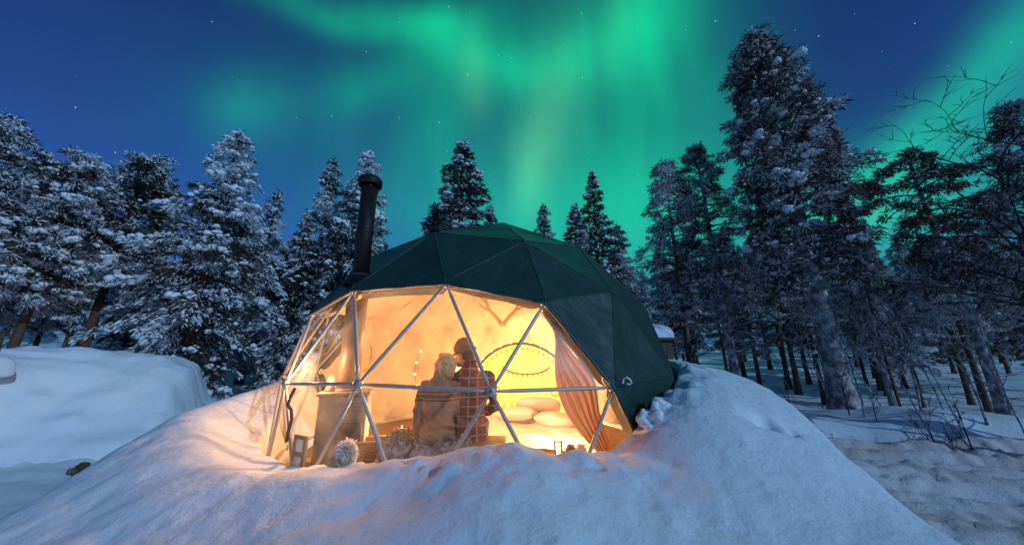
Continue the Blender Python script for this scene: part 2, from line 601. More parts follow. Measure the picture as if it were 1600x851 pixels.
road = link('snow_road', grid_mesh('snow_road', np.arange(2.4, 17.4, .05), np.arange(-3, 10, .05), road_h), M['snow_pinkish'])
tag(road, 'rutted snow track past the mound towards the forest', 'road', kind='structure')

TH = [-180, -120, -88, -75, -65, -52, -42, -35, -25, -11, -2, 2, 9, 14, 23, 27, 33, 37, 45, 53, 64, 90, 140, 180]      # round the dome, 0 towards the camera
HC = [1.3, 1.3, 1.12, .92, .80, .72, .72, .74, .79, .85, .93, .98, 1.0, .90, .86, .88, 1.0, 1.10, 1.22, 1.33, 1.44, 1.54, 1.45, 1.3]   # height where the snow meets it
HT = [1.3, 1.36, 1.28, 1.18, 1.08, .98, .92, .87, .83, .87, .96, 1.0, 1.03, .94, .89, .93, 1.06, 1.17, 1.28, 1.37, 1.46, 1.54, 1.45, 1.3]   # height of the crest
ST = [.1, .2, .45, .6, .66, .62, .55, .48, .38, .34, .30, .30, .30, .30, .32, .32, .30, .28, .25, .2, .12, .1, .1, .1]        # how far out the crest lies


def mound_h(x, y):
    dx, dy = x - DC[0], y - DC[1]
    th = np.degrees(np.arctan2(dx, -dy)); rho = np.hypot(dx, dy)
    hc, ht, sc = np.interp(th, TH, HC), np.interp(th, TH, HT), np.interp(th, TH, ST)
    hp = np.interp(th, [-180, -90, -60, -30, 0, 30, 48, 65, 90, 180], [.7, .70, .58, .55, .50, .50, .50, .74, .88, .7])
    Lr = np.interp(th, [-180, -70, -40, 0, 30, 48, 65, 180], [.9, .8, .75, .70, .90, 1.0, 1.2, 1.1])
    gap = np.interp(th, [-180, -100, -75, -52, -40, -20, 28, 38, 50, 60, 180], [0, .03, .06, .05, .02, 0, 0, .03, .04, .02, 0])
    s = np.clip(rho - DR + .02 - gap, 0, None)
    rise = sstep(0, 1, s / sc)
    h = np.where(s < sc, hc + (ht - hc) * rise, hp + (ht - hp) * np.exp(-(np.clip(s - sc, 0, None) / Lr) ** 1.7))
    # broad swells and hollows of drifted snow
    h = h + .10 * fbm(x * .55 + 3.1, y * .55, 2, 41) * sstep(.1, .9, s) + .035 * fbm(x * 1.9, y * 1.9, 3, 44)
    h = h - .10 * np.exp(-(((x + .75) / .55) ** 2 + ((y - 2.15) / .25) ** 2)) - .07 * np.exp(-(((x + 2.1) / .5) ** 2 + ((y - 2.9) / .3) ** 2))
    rough = sstep(-16, -4, th) * sstep(32, 16, th) * sstep(.85, .15, s) * sstep(.0, .12, s)
    clod = np.abs(fbm(x * 4.5, y * 4.5, 3, 51))
    h = h + rough * (clod * .13 - .02)
    h = h + .018 * fbm(x * 7, y * 7, 3, 61) * sstep(38, 18, th) * sstep(-75, -45, th) + .005 * fbm(x * 18, y * 18, 2, 63)
    # broken edge of the drift on the dome's cover side
    h = h + sstep(30, 36, th) * sstep(80, 60, th) * sstep(.45, .05, s) * (np.abs(fbm(x * 4, y * 4, 3, 71)) * .14 - .01)
    # a small shallow scoop in the shoulder
    h = h - .10 * np.exp(-(((x - 2.02) / .20) ** 2 + ((y - 2.86) / .09) ** 2)) * (1 + 1.5 * fbm(x * 9, y * 9, 2, 73))
    # the mound drops away to the road on one side and to the trench on the other
    xr = np.interp(y, [-3, 2.4, 3.8, 4.7, 6, 8, 10], [2.1, 2.45, 2.85, 2.8, 2.95, 2.5, 1.6]) + .12 * fbm(x * .9, y * .9, 2, 81)
    xl = np.interp(y, [-3, 2.35, 3.5, 4.1, 6, 8, 10], [-2.7, -3.05, -3.3, -3.38, -3.4, -3.0, -2])
    f = np.maximum.reduce([sstep(-.12, .50, x - xr), sstep(-.1, 1.3, xl - x), sstep(8.4, 9.8, y)])
    h = h * (1 - f) + -.25 * f
    inner = sstep(DR - .18 + gap, DR - .02 + gap, rho)
    return h * inner + .1 * (1 - inner)


mound = link('snow_mound', grid_mesh('snow_mound', np.arange(-5.4, 4.9, .026), np.arange(-1.6, 9.9, .03), mound_h), M['snow'])
tag(mound, 'big smooth drift of snow heaped round the dome in the foreground', 'snow mound', kind='structure')


def blob_np(c, r, rng, tmpl=ICO2, rough=.12):
    V, F = tmpl
    W = V * (1 + rng.normal(0, rough, (len(V), 1))) * np.array(r) + np.array(c)
    return W, F


# ploughed bank beside the trench
BA, BB = np.array([-12.8, 2.2]), np.array([-6.35, 6.75])
bu = (BB - BA) / np.linalg.norm(BB - BA)
bn = np.array([bu[1], -bu[0]])
blen = float(np.linalg.norm(BB - BA))


def bank_h(x, y):
    px, py = x - BA[0], y - BA[1]
    s = px * bu[0] + py * bu[1]; t = px * bn[0] + py * bn[1]
    wob = .55 * fbm(s * .45, t * .5, 4, 91)
    face = 1 - .14 * sstep(-1.0, .1, t + wob) - .50 * sstep(-.25, .60, t + wob) - .36 * sstep(.2, 1.6, t + wob)
    back = sstep(-4.2, -2.6, t)
    top = 1.70 + .26 * fbm(s * .40, t * .45, 4, 95) - .20 * sstep(-1.1, .15, t) - .10 * sstep(blen - 1.6, blen, s)
    end = 1 - .12 * sstep(blen - .5, blen, s) - .50 * sstep(blen - .10, blen + .28, s + .16 * fbm(t * 1.2, s, 2, 97)) - .38 * sstep(blen + .1, blen + 1.1, s)
    h = top * face * back * end
    h = h + (.08 * fbm(x * 1.8, y * 1.8, 4, 99) + .035 * fbm(s * 2.2, t * 7, 3, 98)) * face - .05 * np.exp(-(((s - blen + 1.0) / .5) ** 2 + ((t - .25) / .12) ** 2))
    return np.maximum(h, -.2) - .22 * (1 - np.clip(face * back * end * 5, 0, 1))


bank = link('snow_bank', grid_mesh('snow_bank', np.arange(-15, -3.6, .05), np.arange(1.0, 12, .05), bank_h), M['snow_smooth'])
tag(bank, 'steep ploughed snow bank across the trench, its face lit pink by the dome', 'snow bank', kind='structure')

# ------------------------------------------------------------------ geodesic dome
def geodesic(freq=3):
    v = [(0, 0, 1)]
    z, r = 1 / 5 ** .5, 2 / 5 ** .5
    for k in range(5): v.append((r * math.cos(2 * math.pi * k / 5), r * math.sin(2 * math.pi * k / 5), z))
    for k in range(5): v.append((r * math.cos(2 * math.pi * (k + .5) / 5), r * math.sin(2 * math.pi * (k + .5) / 5), -z))
    v.append((0, 0, -1)); v = np.array(v)
    F = []
    for k in range(5):
        k2 = (k + 1) % 5
        F += [(0, 1 + k, 1 + k2), (1 + k, 6 + k, 1 + k2), (6 + k, 6 + k2, 1 + k2), (11, 6 + k2, 6 + k)]
    pts, tris = {}, []

    def idx(p):
        p = p / np.linalg.norm(p); key = tuple(np.round(p, 4) + 0.0)
        if key not in pts: pts[key] = (len(pts), p)
        return pts[key][0]
    for a_, b_, c_ in F:
        n, g = freq, {}
        for i in range(n + 1):
            for j in range(n + 1 - i):
                g[i, j] = idx((v[a_] * (n - i - j) + v[b_] * i + v[c_] * j) / n)
        for i in range(n):
            for j in range(n - i):
                tris.append((g[i, j], g[i + 1, j], g[i, j + 1]))
                if i + j < n - 1: tris.append((g[i + 1, j], g[i + 1, j + 1], g[i, j + 1]))
    P = np.array([p for _, p in sorted(pts.values(), key=lambda q: q[0])])
    return P, tris


GP, GT = geodesic()
yaw = -.018
GP = np.stack([GP[:, 0] * math.cos(yaw) - GP[:, 1] * math.sin(yaw), GP[:, 0] * math.sin(yaw) + GP[:, 1] * math.cos(yaw), GP[:, 2]], 1)
GT = [t for t in GT if max(GP[t[0]][2], GP[t[1]][2], GP[t[2]][2]) > .0]         # 5/9 dome
GT = [t if np.dot(np.cross(GP[t[1]] - GP[t[0]], GP[t[2]] - GP[t[0]]), GP[t[0]]) > 0 else (t[0], t[2], t[1]) for t in GT]


def near_hub(px, py):
    best, bi = 1e9, -1
    for i, p in enumerate(GP):
        Q = Vector(DC + DR * p) - Vector((0, 0, CAMZ))
        if np.dot(p, np.array(Q)) > 1.9: continue
        d = Q.y * math.cos(PITCH) + Q.z * math.sin(PITCH); u = -Q.y * math.sin(PITCH) + Q.z * math.cos(PITCH)
        e = math.hypot(800 + FPX * Q.x / d - px, 425.5 - FPX * u / d - py)
        if e < best: best, bi = e, i
    return bi


HUB = {k: near_hub(*v) for k, v in dict(L=(437, 603), A=(565, 600), B=(765, 607), R=(955, 612), T0=(487, 490), T1=(558, 458), T2=(697, 447), T3=(848, 475)).items()}
def azim(p): return math.degrees(math.atan2(p[0], -p[1]))
win, cov = [], []
thR, thT3 = azim(GP[HUB['R']]), azim(GP[HUB['T3']])
for t in GT:
    c = (GP[t[0]] + GP[t[1]] + GP[t[2]]) / 3
    th = azim(c)
    zmax = max(GP[i][2] for i in t)
    s_t = set(t)
    upper_band = min(GP[i][2] for i in t) > .1 and zmax < .6
    low_band = zmax < .3
    if low_band and -102 < th < thR + 8:
        win.append(t)
    elif upper_band and -102 < th < (thR + thT3) / 2 - 1.0:
        win.append(t)
    else:
        cov.append(t)
dome = empty('geodesic_dome', (DC[0], DC[1], FLOOR_Z))
tag(dome, 'geodesic dome tent with dark green cover and a lit clear window front', 'dome tent')
DO = np.array([DC[0], DC[1], FLOOR_Z])


def tri_patch(t, n, rad):
    A_, B_, C_ = (DC + rad * GP[i] - DO for i in t)
    V, ids, bar = [], {}, []
    for i in range(n + 1):
        for j in range(n + 1 - i):
            ids[i, j] = len(V); b = ((n - i - j) / n, i / n, j / n)
            V.append(A_ * b[0] + B_ * b[1] + C_ * b[2]); bar.append(b)
    F = []
    for i in range(n):
        for j in range(n - i):
            F.append((ids[i, j], ids[i + 1, j], ids[i, j + 1]))
            if i + j < n - 1: F.append((ids[i + 1, j], ids[i + 1, j + 1], ids[i, j + 1]))
    return np.array(V), np.array(F), np.array(bar)


# green cover, one panel to each facet
for t in cov:
    V, F, b = tri_patch(t, 8, DR + .035)
    nrm = np.cross(V[F[0][1]] - V[F[0][0]], V[F[0][2]] - V[F[0][0]]); nrm /= np.linalg.norm(nrm)
    inside = 27 * b[:, 0] * b[:, 1] * b[:, 2]
    sag = -.022 * inside + .024 * np.clip(inside * 3, 0, 1) * fbm(V[:, 0] * 4 + V[:, 2] * 3, V[:, 1] * 4 - V[:, 2] * 2, 2, 5)
    V = V + sag[:, None] * nrm
    link('cover_panel', np_mesh('cover_panel', V, [F]), M['canvas'], dome)


seam_edges = {}
for t in cov:
    for i in range(3):
        seam_edges.setdefault(tuple(sorted((t[i], t[(i + 1) % 3]))), 0)
        seam_edges[tuple(sorted((t[i], t[(i + 1) % 3])))] += 1
for e, c_ in seam_edges.items():
    if c_ < 2 or min(GP[e[0]][2], GP[e[1]][2]) < 0: continue
    ac = Acc(); p, q = DC + (DR + .033) * GP[e[0]] - DO, DC + (DR + .033) * GP[e[1]] - DO
    u = np.linspace(0, 1, 8)[:, None]
    ac.tube(p * (1 - u) + q * u, .0085, 6); ac.build('seam', M['canvas'], dome)


def strut_curve(p, q, r, nm, mat, sides=10, pr=None):
    ac = Acc()
    u = np.linspace(0, 1, 9)
    P_ = p[None] * (1 - u[:, None]) + q[None] * u[:, None]
    rr = np.full(9, r); rr[[0, -1]] = r * .55; rr[[1, -2]] = r * .95
    ac.tube(P_, rr, sides)
    return ac.build(nm, mat, dome)


# clear film and struts of the window
edges = {}
for t in win:
    V, F, b = tri_patch(t, 6, DR - .02)
    nrm = np.cross(V[F[0][1]] - V[F[0][0]], V[F[0][2]] - V[F[0][0]]); nrm /= np.linalg.norm(nrm)
    V = V + (27 * b[:, 0] * b[:, 1] * b[:, 2] * .02)[:, None] * nrm
    link('window_pane', np_mesh('window_pane', V, [F]), M['film'], dome)
    for i in range(3):
        e = tuple(sorted((t[i], t[(i + 1) % 3]))); edges[e] = 1
wh = set()
for e in edges:
    p, q = DC + DR * GP[e[0]] - DO, DC + DR * GP[e[1]] - DO
    d = (q - p) / np.linalg.norm(q - p)
    strut_curve(p + d * .025, q - d * .025, .016, 'strut', M['alu'])
    wh.update(e)
for h in wh:
    n = GP[h]
    ac = Acc()
    c = DC + DR * n - DO
    ac.tube([c - n * .026, c - n * .02, c + n * .018, c + n * .024], [.026, .037, .037, .026], 14)
    hb = ac.build('hub', M['alu'], dome)
    ac = Acc(); ac.tube([c + n * .02, c + n * .036], [.014, .012], 6); ac.build('bolt', M['bolt'], hb, False)

# hem of the cover along the window's upper edge
covset = {}
for t in cov:
    for i in range(3):
        covset[tuple(sorted((t[i], t[(i + 1) % 3])))] = t
for e in edges:
    if e in covset and max(GP[e[0]][2], GP[e[1]][2]) > .1:
        p, q = DC + (DR + .036) * GP[e[0]] - DO, DC + (DR + .036) * GP[e[1]] - DO
        t = covset[e]
        oth = [i for i in t if i not in e][0]
        inw = (p + q) / 2 - (DC + (DR + .036) * GP[oth] - DO); inw /= np.linalg.norm(inw)
        u = np.linspace(0, 1, 13)[:, None]
        P_ = p * (1 - u) + q * u
        wv = .035 + .006 * np.sin(u * 17)
        a1 = P_ + inw * wv * .95
        nn = P_ + DO - DC; nn /= np.linalg.norm(nn, axis=1)[:, None]
        V = np.concatenate([P_ + nn * .004, a1 - nn * .008, a1 - nn * .016, P_ - nn * .006])
        n = 13; k = np.arange(n - 1)
        F = np.concatenate([np.stack([r * n + k, r * n + k + 1, ((r + 1) % 4) * n + k + 1, ((r + 1) % 4) * n + k], -1) for r in range(4)])
        link('hem', np_mesh('hem', V, [F]), M['canvas'], dome)

# inner liner, pinned at the hubs and sagging between them
acl = Acc()
rim_edges = [e for e in edges if e in covset]
for t in cov:
    V, F, b = tri_patch(t, 14, DR - .06)
    W = V + DO - DC
    rad = W / np.linalg.norm(W, axis=1)[:, None]
    dh = 1 - b.max(1)
    sag = .15 * (1 - (1 - np.clip(dh * 1.5, 0, 1)) ** 2)
    wd_ = np.full(len(W), 9.0)
    for e in rim_edges:
        p, q = GP[e[0]] * DR, GP[e[1]] * DR
        u_ = np.clip(((W - p) @ (q - p)) / ((q - p) @ (q - p)), 0, 1)
        wd_ = np.minimum(wd_, np.linalg.norm(W - (p + u_[:, None] * (q - p)), axis=1))
    sag = sag * np.clip((wd_ - .05) / .5, 0, 1)
    for i in range(3):
        hb = GP[t[i]] * (DR - .06)
        dv = W - hb
        d = np.linalg.norm(dv, axis=1)
        e1 = np.cross(hb, [0, 0, 1.0]); e1 /= np.linalg.norm(e1) + 1e-9
        e2 = np.cross(hb / np.linalg.norm(hb), e1)
        ang = np.arctan2(dv @ e2, dv @ e1)
        sag = sag + .080 * np.abs(np.sin(ang * 3.5 + t[i])) ** .7 * np.exp(-d / .45) * np.clip(d / .08, 0, 1)
    sag = sag + .03 * fbm(W[:, 0] * 2 + W[:, 2], W[:, 1] * 2 - W[:, 2], 2, 8) * np.clip(dh * 3, 0, 1)
    acl.add(V - rad * sag[:, None], F)
me = acl.mesh('liner')
bm = bmesh.new(); bm.from_mesh(me); bmesh.ops.remove_doubles(bm, verts=bm.verts, dist=.004); bm.to_mesh(me); bm.free()
liner = link('liner', me, M['liner'], dome)
for h in set(i for t in cov for i in t):
    n = GP[h]
    if n[1] < -.25 or n[2] < -.05: continue
    c = DC + (DR - .08) * n - DO
    e1 = np.cross(n, [0, 0, 1.0]); e1 /= np.linalg.norm(e1) + 1e-9; e2 = np.cross(n, e1)
    aa = np.linspace(0, 2 * np.pi, 17)
    ac = Acc(); ac.tube(c + .034 * (np.cos(aa)[:, None] * e1 + np.sin(aa)[:, None] * e2), .009, 6, caps=False)
    ac.build('button', M['button'], liner)

# floor of the dome
fl = lathe([(0, -.08), (DR - .3, -.08), (DR - .3, 0), (0, 0)], 48, (DC[0], DC[1], FLOOR_Z)).build('floor', M['wood'], None, False)
tag(fl, 'round plank floor inside the dome', 'floor', kind='structure')

# white toggle cord and small roof vents of the cover
ac = Acc()
c = np.array(DC + (DR + .05) * (GP[HUB['R']] + np.array([.035, .012, .018]))) - DO
ac.tube([c + np.array(v) for v in [(-.035, 0, -.02), (-.03, -.012, .015), (-.005, -.02, .03), (.025, -.012, .01), (.04, 0, -.02), (.02, .0, -.028), (-.005, -.01, -.022)]], .006, 6)
ac.build('toggle_cord', M['cord_white'], dome)
for px, py in ((690, 357), (872, 374)):
    h = near_hub(px, py)
    n = GP[h]; c = DC + (DR + .06) * n - DO
    bevel_box('roof_vent', c - np.array([.09, .07, .03]), c + np.array([.09, .07, .06]), .015, M['canvas_black'], dome)
# ------------------------------------------------------------------ stove and chimney
SX, SY = -1.66, 3.60
ch = empty('chimney', (SX, SY, 1.22))
tag(ch, 'tall black stove pipe with rain cap rising through the dome', 'chimney')
zr = DC[2] + math.sqrt(DR ** 2 - (SX - DC[0]) ** 2 - (SY - DC[1]) ** 2)
lathe([(0.0, zr - 1.25), (.088, zr - 1.25), (.088, 3.48 - 1.22), (0.0, 3.48 - 1.22)], 24).build('pipe', M['black_metal'], ch)
lathe([(.089, 2.35 - 1.22), (.094, 2.36 - 1.22), (.094, 2.40 - 1.22), (.089, 2.41 - 1.22)], 24).build('band', M['black_metal'], ch)
lathe([(.089, 2.92 - 1.22), (.094, 2.93 - 1.22), (.094, 2.96 - 1.22), (.089, 2.97 - 1.22)], 24).build('band', M['black_metal'], ch)
lathe([(0, 3.57 - 1.22), (.09, 3.55 - 1.22), (.125, 3.51 - 1.22), (.132, 3.515 - 1.22), (.135, 3.585 - 1.22), (.10, 3.62 - 1.22), (.04, 3.64 - 1.22), (0, 3.645 - 1.22)], 28).build('rain_cap', M['black_metal'], ch)
for k in range(4):
    a_ = k * math.pi / 2 + .5
    ac = Acc(); ac.box((-.008, -.016, 0), (.008, .016, .10))
    o = ac.build('cap_bracket', M['black_metal'], ch, False); o.location = (math.cos(a_) * .088, math.sin(a_) * .088, 3.44 - 1.22); o.rotation_euler = (0, 0, a_)
lathe([(.09, zr - .05 - 1.22), (.17, zr - .14 - 1.22), (.175, zr - .15 - 1.22), (.10, zr - .02 - 1.22)], 28).build('roof_flange', M['canvas_black'], ch)
lathe([(.0, 0), (.105, 0), (.105, zr - 1.24), (.0, zr - 1.24)], 24).build('flue', M['flue'], ch)
lathe([(.107, .02), (.135, .03), (.135, .05), (.107, .06)], 24).build('flue_collar', M['flue'], ch)

st = empty('stove', (SX, SY, FLOOR_Z), .28)
tag(st, 'tan pillar wood stove at the foot of the flue', 'stove')
bevel_box('body', (-.22, -.19, .06), (.22, .19, .80), .035, M['stove'], st)
bevel_box('top_plate', (-.235, -.205, .802), (.235, .205, .832), .01, M['stove'], st)
bevel_box('base', (-.20, -.17, 0), (.20, .17, .058), .01, M['stove_dark'], st)
dr = bevel_box('door', (-.03, -.205, .14), (.19, -.192, .56), .005, M['stove_dark'], st)
bevel_box('handle', (-.012, -.225, .32), (.002, -.206, .42), .004, M['bolt'], dr)
for k in range(3):
    bevel_box('vent_slot', (.06, -.200, .66 + k * .032), (.17, -.191, .672 + k * .032), .002, M['stove_dark'], st)

# ------------------------------------------------------------------ furnishings
rng = np.random.default_rng(11)


def fur(acc, V, N_, n, L, rng, m=0, w=.012, droop=.3):
    """short tapered fur blades on a set of surface points"""
    i = rng.integers(0, len(V), n)
    p = V[i] + rng.normal(0, .012, (n, 3)); d = N_[i] + rng.normal(0, .35, (n, 3))
    d /= np.linalg.norm(d, axis=1)[:, None]
    add_sprays(acc, p - d * .01, d, L * rng.uniform(.6, 1.3, n), np.full(n, w), rng, droop, m)


def add_sprays(acc, pos, d, Ln, W, rng, droop=.25, m=0):
    n = len(pos)
    if n == 0: return
    r = rng.normal(0, 1, (n, 3)) + np.array([0, 0, .0])
    s = np.cross(d, r); s /= np.linalg.norm(s, axis=1)[:, None] + 1e-9
    p1 = pos + d * (Ln * .5)[:, None]
    p2 = pos + d * Ln[:, None]; p2[:, 2] -= droop * Ln * (1 - np.abs(d[:, 2]) * .7)
    V = np.stack([pos - s * (W * .3)[:, None], pos + s * (W * .3)[:, None], p1 - s * (W * .5)[:, None], p1 + s * (W * .5)[:, None], p2 - s * (W * .14)[:, None], p2 + s * (W * .14)[:, None]], 1).reshape(-1, 3)
    b = np.arange(n)[:, None] * 6
    F = np.concatenate([b + np.array([[0, 1, 3, 2]]), b + np.array([[2, 3, 5, 4]])])
    acc.add(V, F, m)


# bench with a grey fur, the couple's seat
bn_ = empty('bench', (-.68, 3.46, FLOOR_Z))
tag(bn_, 'low bench under a grey fur that the couple sit on', 'bench')
bevel_box('seat', (-.48, -.24, .34), (.62, .22, .40), .02, M['wood'], bn_)
for sx in (-.42, .56):
    for sy in (-.18, .16):
        bevel_box('leg', (sx - .03, sy - .03, 0), (sx + .03, sy + .03, .339), .006, M['wood'], bn_)
ac = Acc()
gx, gy = np.meshgrid(np.linspace(-.54, .30, 34), np.linspace(-.30, .27, 22))
hz = .435 - .30 * sstep(-.46, -.56, gx) - .26 * sstep(-.23, -.32, gy) + .02 * fbm(gx * 6, gy * 6, 2, 3)
Vf = np.stack([gx, gy, hz], -1).reshape(-1, 3)
ii = np.arange(21)[:, None] * 34; jj = np.arange(33)[None]
ac.add(Vf, np.stack([ii + jj, ii + jj + 1, ii + 34 + jj + 1, ii + 34 + jj], -1).reshape(-1, 4))
Nf = np.tile(np.array([[-.2, -.35, .9]]), (len(Vf), 1))
fur(ac, Vf, Nf, 3500, .04, rng)
ac.build('fur_throw', M['fur_grey'], bn_)

# round chair with a fluffy white sheepskin
pc = at(541, 705, 3.1)
chr_ = empty('chair', (pc.x, pc.y, FLOOR_Z), -.5); chr_.scale = (.72, .72, .92)
tag(chr_, 'small chair with a fluffy white sheepskin over its back', 'chair')
V, F = ICO3
sx = V * np.array([.105, .06, .055])
ac = Acc(); ac.add(sx + np.array([0, 0, .50]), F); fur(ac, sx + np.array([0, 0, .50]), V, 2600, .045, rng, w=.012, droop=.35)
ac.build('sheepskin', M['fur_white'], chr_)
ac = Acc()
u = np.linspace(0, 1, 12)
prof = np.stack([-.14 + .0 * u, .02 - .0 * u, .48 - .0 * u], 1)
gx, gv = np.meshgrid(np.linspace(-.15, .30, 20), np.linspace(0, 1, 10))
zz = .46 - .34 * np.clip((gx + .02) / .32, 0, 1) ** 1.3
Vc = np.concatenate([np.stack([gx, -.10 + .0 * gv, .20 + (zz - .20) * gv], -1).reshape(-1, 3), np.stack([gx, -.065 + .0 * gv, .20 + (zz - .20) * gv], -1).reshape(-1, 3)])
ii = np.arange(9)[:, None] * 20; jj = np.arange(19)[None]
Fq = np.stack([ii + jj, ii + jj + 1, ii + 20 + jj + 1, ii + 20 + jj], -1).reshape(-1, 4)
k = np.arange(19); top = 180 + k
ac.add(Vc, np.concatenate([Fq, Fq[:, ::-1] + 200, np.stack([top, top + 1, top + 201, top + 200], -1)]))
ac.build('backrest', M['linen_tan'], chr_)
bevel_box('seat', (-.17, -.06, .19), (.22, .30, .25), .02, M['linen_tan'], chr_)
for lx in (-.13, .18):
    for ly in (-.03, .26):
        bevel_box('leg', (lx - .018, ly - .018, 0), (lx + .018, ly + .018, .189), .004, M['wood'], chr_)

# wicker basket
pb = at(578, 712, 3.75)
bk = empty('basket', (pb.x, pb.y, pb.z - .02), .2)
tag(bk, 'small square wicker basket beside the stove', 'basket')
for k in range(8):
    ac = Acc()
    w_, d_ = .12 + .004 * k, .085 + .004 * k
    rr = [(-w_, -d_), (w_, -d_), (w_, d_), (-w_, d_), (-w_, -d_)]
    P_ = []
    for q in range(4):
        for uu in np.linspace(0, 1, 9)[:-1]:
            P_.append((rr[q][0] * (1 - uu) + rr[q + 1][0] * uu, rr[q][1] * (1 - uu) + rr[q + 1][1] * uu, .012 + .021 * k + .004 * math.sin(uu * 25 + k * math.pi)))
    ac.tube(P_ + [P_[0]], .0105 if k < 7 else .014, 6, caps=False)
    ac.build('woven_strand' if k < 7 else 'rim', M['wicker'], bk)
bevel_box('base', (-.115, -.08, 0), (.115, .08, .014), .003, M['wicker'], bk)
# low wooden shelf under the basket
sh_ = empty('shelf', (pb.x + .15, pb.y + .10, FLOOR_Z))
tag(sh_, 'low honey coloured wooden shelf along the liner behind the stove', 'shelf')
hz = pb.z - .02 - FLOOR_Z
bevel_box('board', (-.75, -.2, hz - .035), (.75, .2, hz - .002), .006, M['wood'], sh_)
bevel_box('front_board', (-.75, -.19, .02), (.75, -.16, hz - .037), .004, M['wood'], sh_)
for x_ in (-.7, .7):
    bevel_box('leg', (x_ - .03, .12, 0), (x_ + .03, .18, hz - .037), .004, M['wood'], sh_)

# framed panel leaning by the window's far end
pf = at(467, 712, 3.55)
fr = empty('picture_frame', (pf.x, pf.y, FLOOR_Z), -.5)
tag(fr, 'narrow pale wooden frame standing at the end of the window', 'frame')
fh = pf.z - FLOOR_Z + .16
bevel_box('panel', (-.055, -.004, .03), (.055, .004, fh - .03), .002, M['linen'], fr)
for x_ in (-.072, .072): bevel_box('stile', (x_ - .016, -.012, 0), (x_ + .016, .012, fh), .003, M['wood'], fr)
for z_ in (.016, fh - .016, fh * .72): bevel_box('rail', (-.055, -.011, z_ - .015), (.055, .011, z_ + .015), .003, M['wood'], fr)

# round patch and dark hose loop at the far end of the liner
pt = at(521, 534, 4.6)
cdir = (Vector(DC) - pt).normalized()
ac = Acc(); aa = np.arange(28) * 2 * np.pi / 28
ac.tube([np.array((0, 0, -.008)), np.array((0, 0, .008))], [.13, .13], 28)
o = ac.build('round_mirror', M['flue'], None, False)
o.location = pt; o.rotation_euler = cdir.to_track_quat('Z', 'Y').to_euler(); o.scale = (.75, 1.25, 1)
tag(o, 'dark oval patch hanging on the liner left of the flue', 'mirror')
ac = Acc()
ac.tube([at(*q) for q in [(461, 606, 3.75), (453, 622, 3.72), (450, 632, 3.7), (455, 640, 3.7), (456, 655, 3.7), (451, 672, 3.7), (447, 690, 3.7)]], .014, 8)
o = ac.build('hose', M['wood_dark'], None); tag(o, 'dark bent hose hanging at the window edge by the snow', 'hose')

# bed with bedding
bd = empty('bed', (.35, 5.35, FLOOR_Z), -.10)
tag(bd, 'wide bed with cream bedding at the back of the dome', 'bed')
bevel_box('mattress', (-.78, -.85, .082), (.78, .95, .18), .04, M['linen'], bd)
bevel_box('frame', (-.82, -.90, .03), (.82, 1.0, .08), .012, M['wood'], bd)
for lx in (-.74, .74):
    for ly in (-.82, .92):
        bevel_box('leg', (lx - .035, ly - .035, 0), (lx + .035, ly + .035, .029), .004, M['wood'], bd)
gx, gy = np.meshgrid(np.linspace(-.86, .86, 50), np.linspace(-.93, .45, 44))
hz = .21 + .06 * fbm(gx * 3, gy * 3, 3, 4) + .02 * np.sin(gx * 9 + gy * 5) - .16 * sstep(.76, .88, np.abs(gx)) - .16 * sstep(-.84, -.95, gy)
V = np.stack([gx, gy, hz], -1).reshape(-1, 3)
ii = np.arange(43)[:, None] * 50; jj = np.arange(49)[None]
ac = Acc(); ac.add(V, np.stack([ii + jj, ii + jj + 1, ii + 50 + jj + 1, ii + 50 + jj], -1).reshape(-1, 4))
ac.build('duvet', M['linen'], bd)


def pillow(loc, size, rot, mat, label):
    V, F = ICO3
    P_ = np.sign(V) * np.abs(V) ** np.array([.55, .55, .9])
    edge = np.maximum(np.abs(P_[:, 0]), np.abs(P_[:, 1]))
    P_[:, 2] *= 1 - .75 * edge ** 4
    P_ = P_ * np.array(size) * (1 + .04 * fbm(P_[:, 0] * 3, P_[:, 1] * 3 + P_[:, 2], 2, 6))[:, None]
    o = link('pillow', np_mesh('pillow', P_, [F]), mat)
    o.location = loc; o.rotation_euler = rot
    tag(o, label, 'pillow', 'pillows on the bed')


pillow((.42, 5.75, .80), (.36, .24, .11), (-.55, 0, -.1), M['linen'], 'pale pink tinged pillow lying under the lit drum')
pillow((.62, 5.15, .71), (.30, .22, .10), (-.2, .2, .5), M['linen'], 'plump cream pillow in front on the bed by the lantern')
pillow((.08, 5.5, .73), (.32, .22, .10), (-.2, -.1, -.3), M['linen'], 'cream pillow half hidden behind the plaid shirt')

# great lit drum standing behind the bed
drum = empty('drum_panel', (.16, 6.45, .66), -.06)
tag(drum, 'great oval backlit yellow drum with brown ink figures behind the bed', 'drum lamp')
RX, RZ = 1.02, 1.15
aa = np.linspace(0, 2 * np.pi, 65)
ac = Acc()
n = 64
Vd = [(0, -.03, 0)]
for fr_ in (.33, .66, 1.0):
    for q in aa[:-1]: Vd.append((RX * fr_ * math.cos(q), -.03 * (1 - fr_), RZ * fr_ * math.sin(q)))
Fd = [(0, 1 + k, 1 + (k + 1) % n) for k in range(n)]
ac.add(Vd, Fd)
Fq = [(1 + r * n + k, 1 + (r + 1) * n + k, 1 + (r + 1) * n + (k + 1) % n, 1 + r * n + (k + 1) % n) for r in range(2) for k in range(n)]
ac.P.append(np.array(Fq)); ac.M.append(0)
ac.build('membrane', M['drum_skin'], drum)
ac = Acc(); ac.tube(np.stack([RX * np.cos(aa), np.zeros(65), RZ * np.sin(aa)], 1), .022, 8, caps=False); ac.build('rim', M['wood_dark'], drum)


def ink(P_, r=.010):
    ac = Acc(); ac.tube([(p[0], -.045, p[1]) for p in P_], r, 5); ac.build('ink_figure', M['ink'], drum)


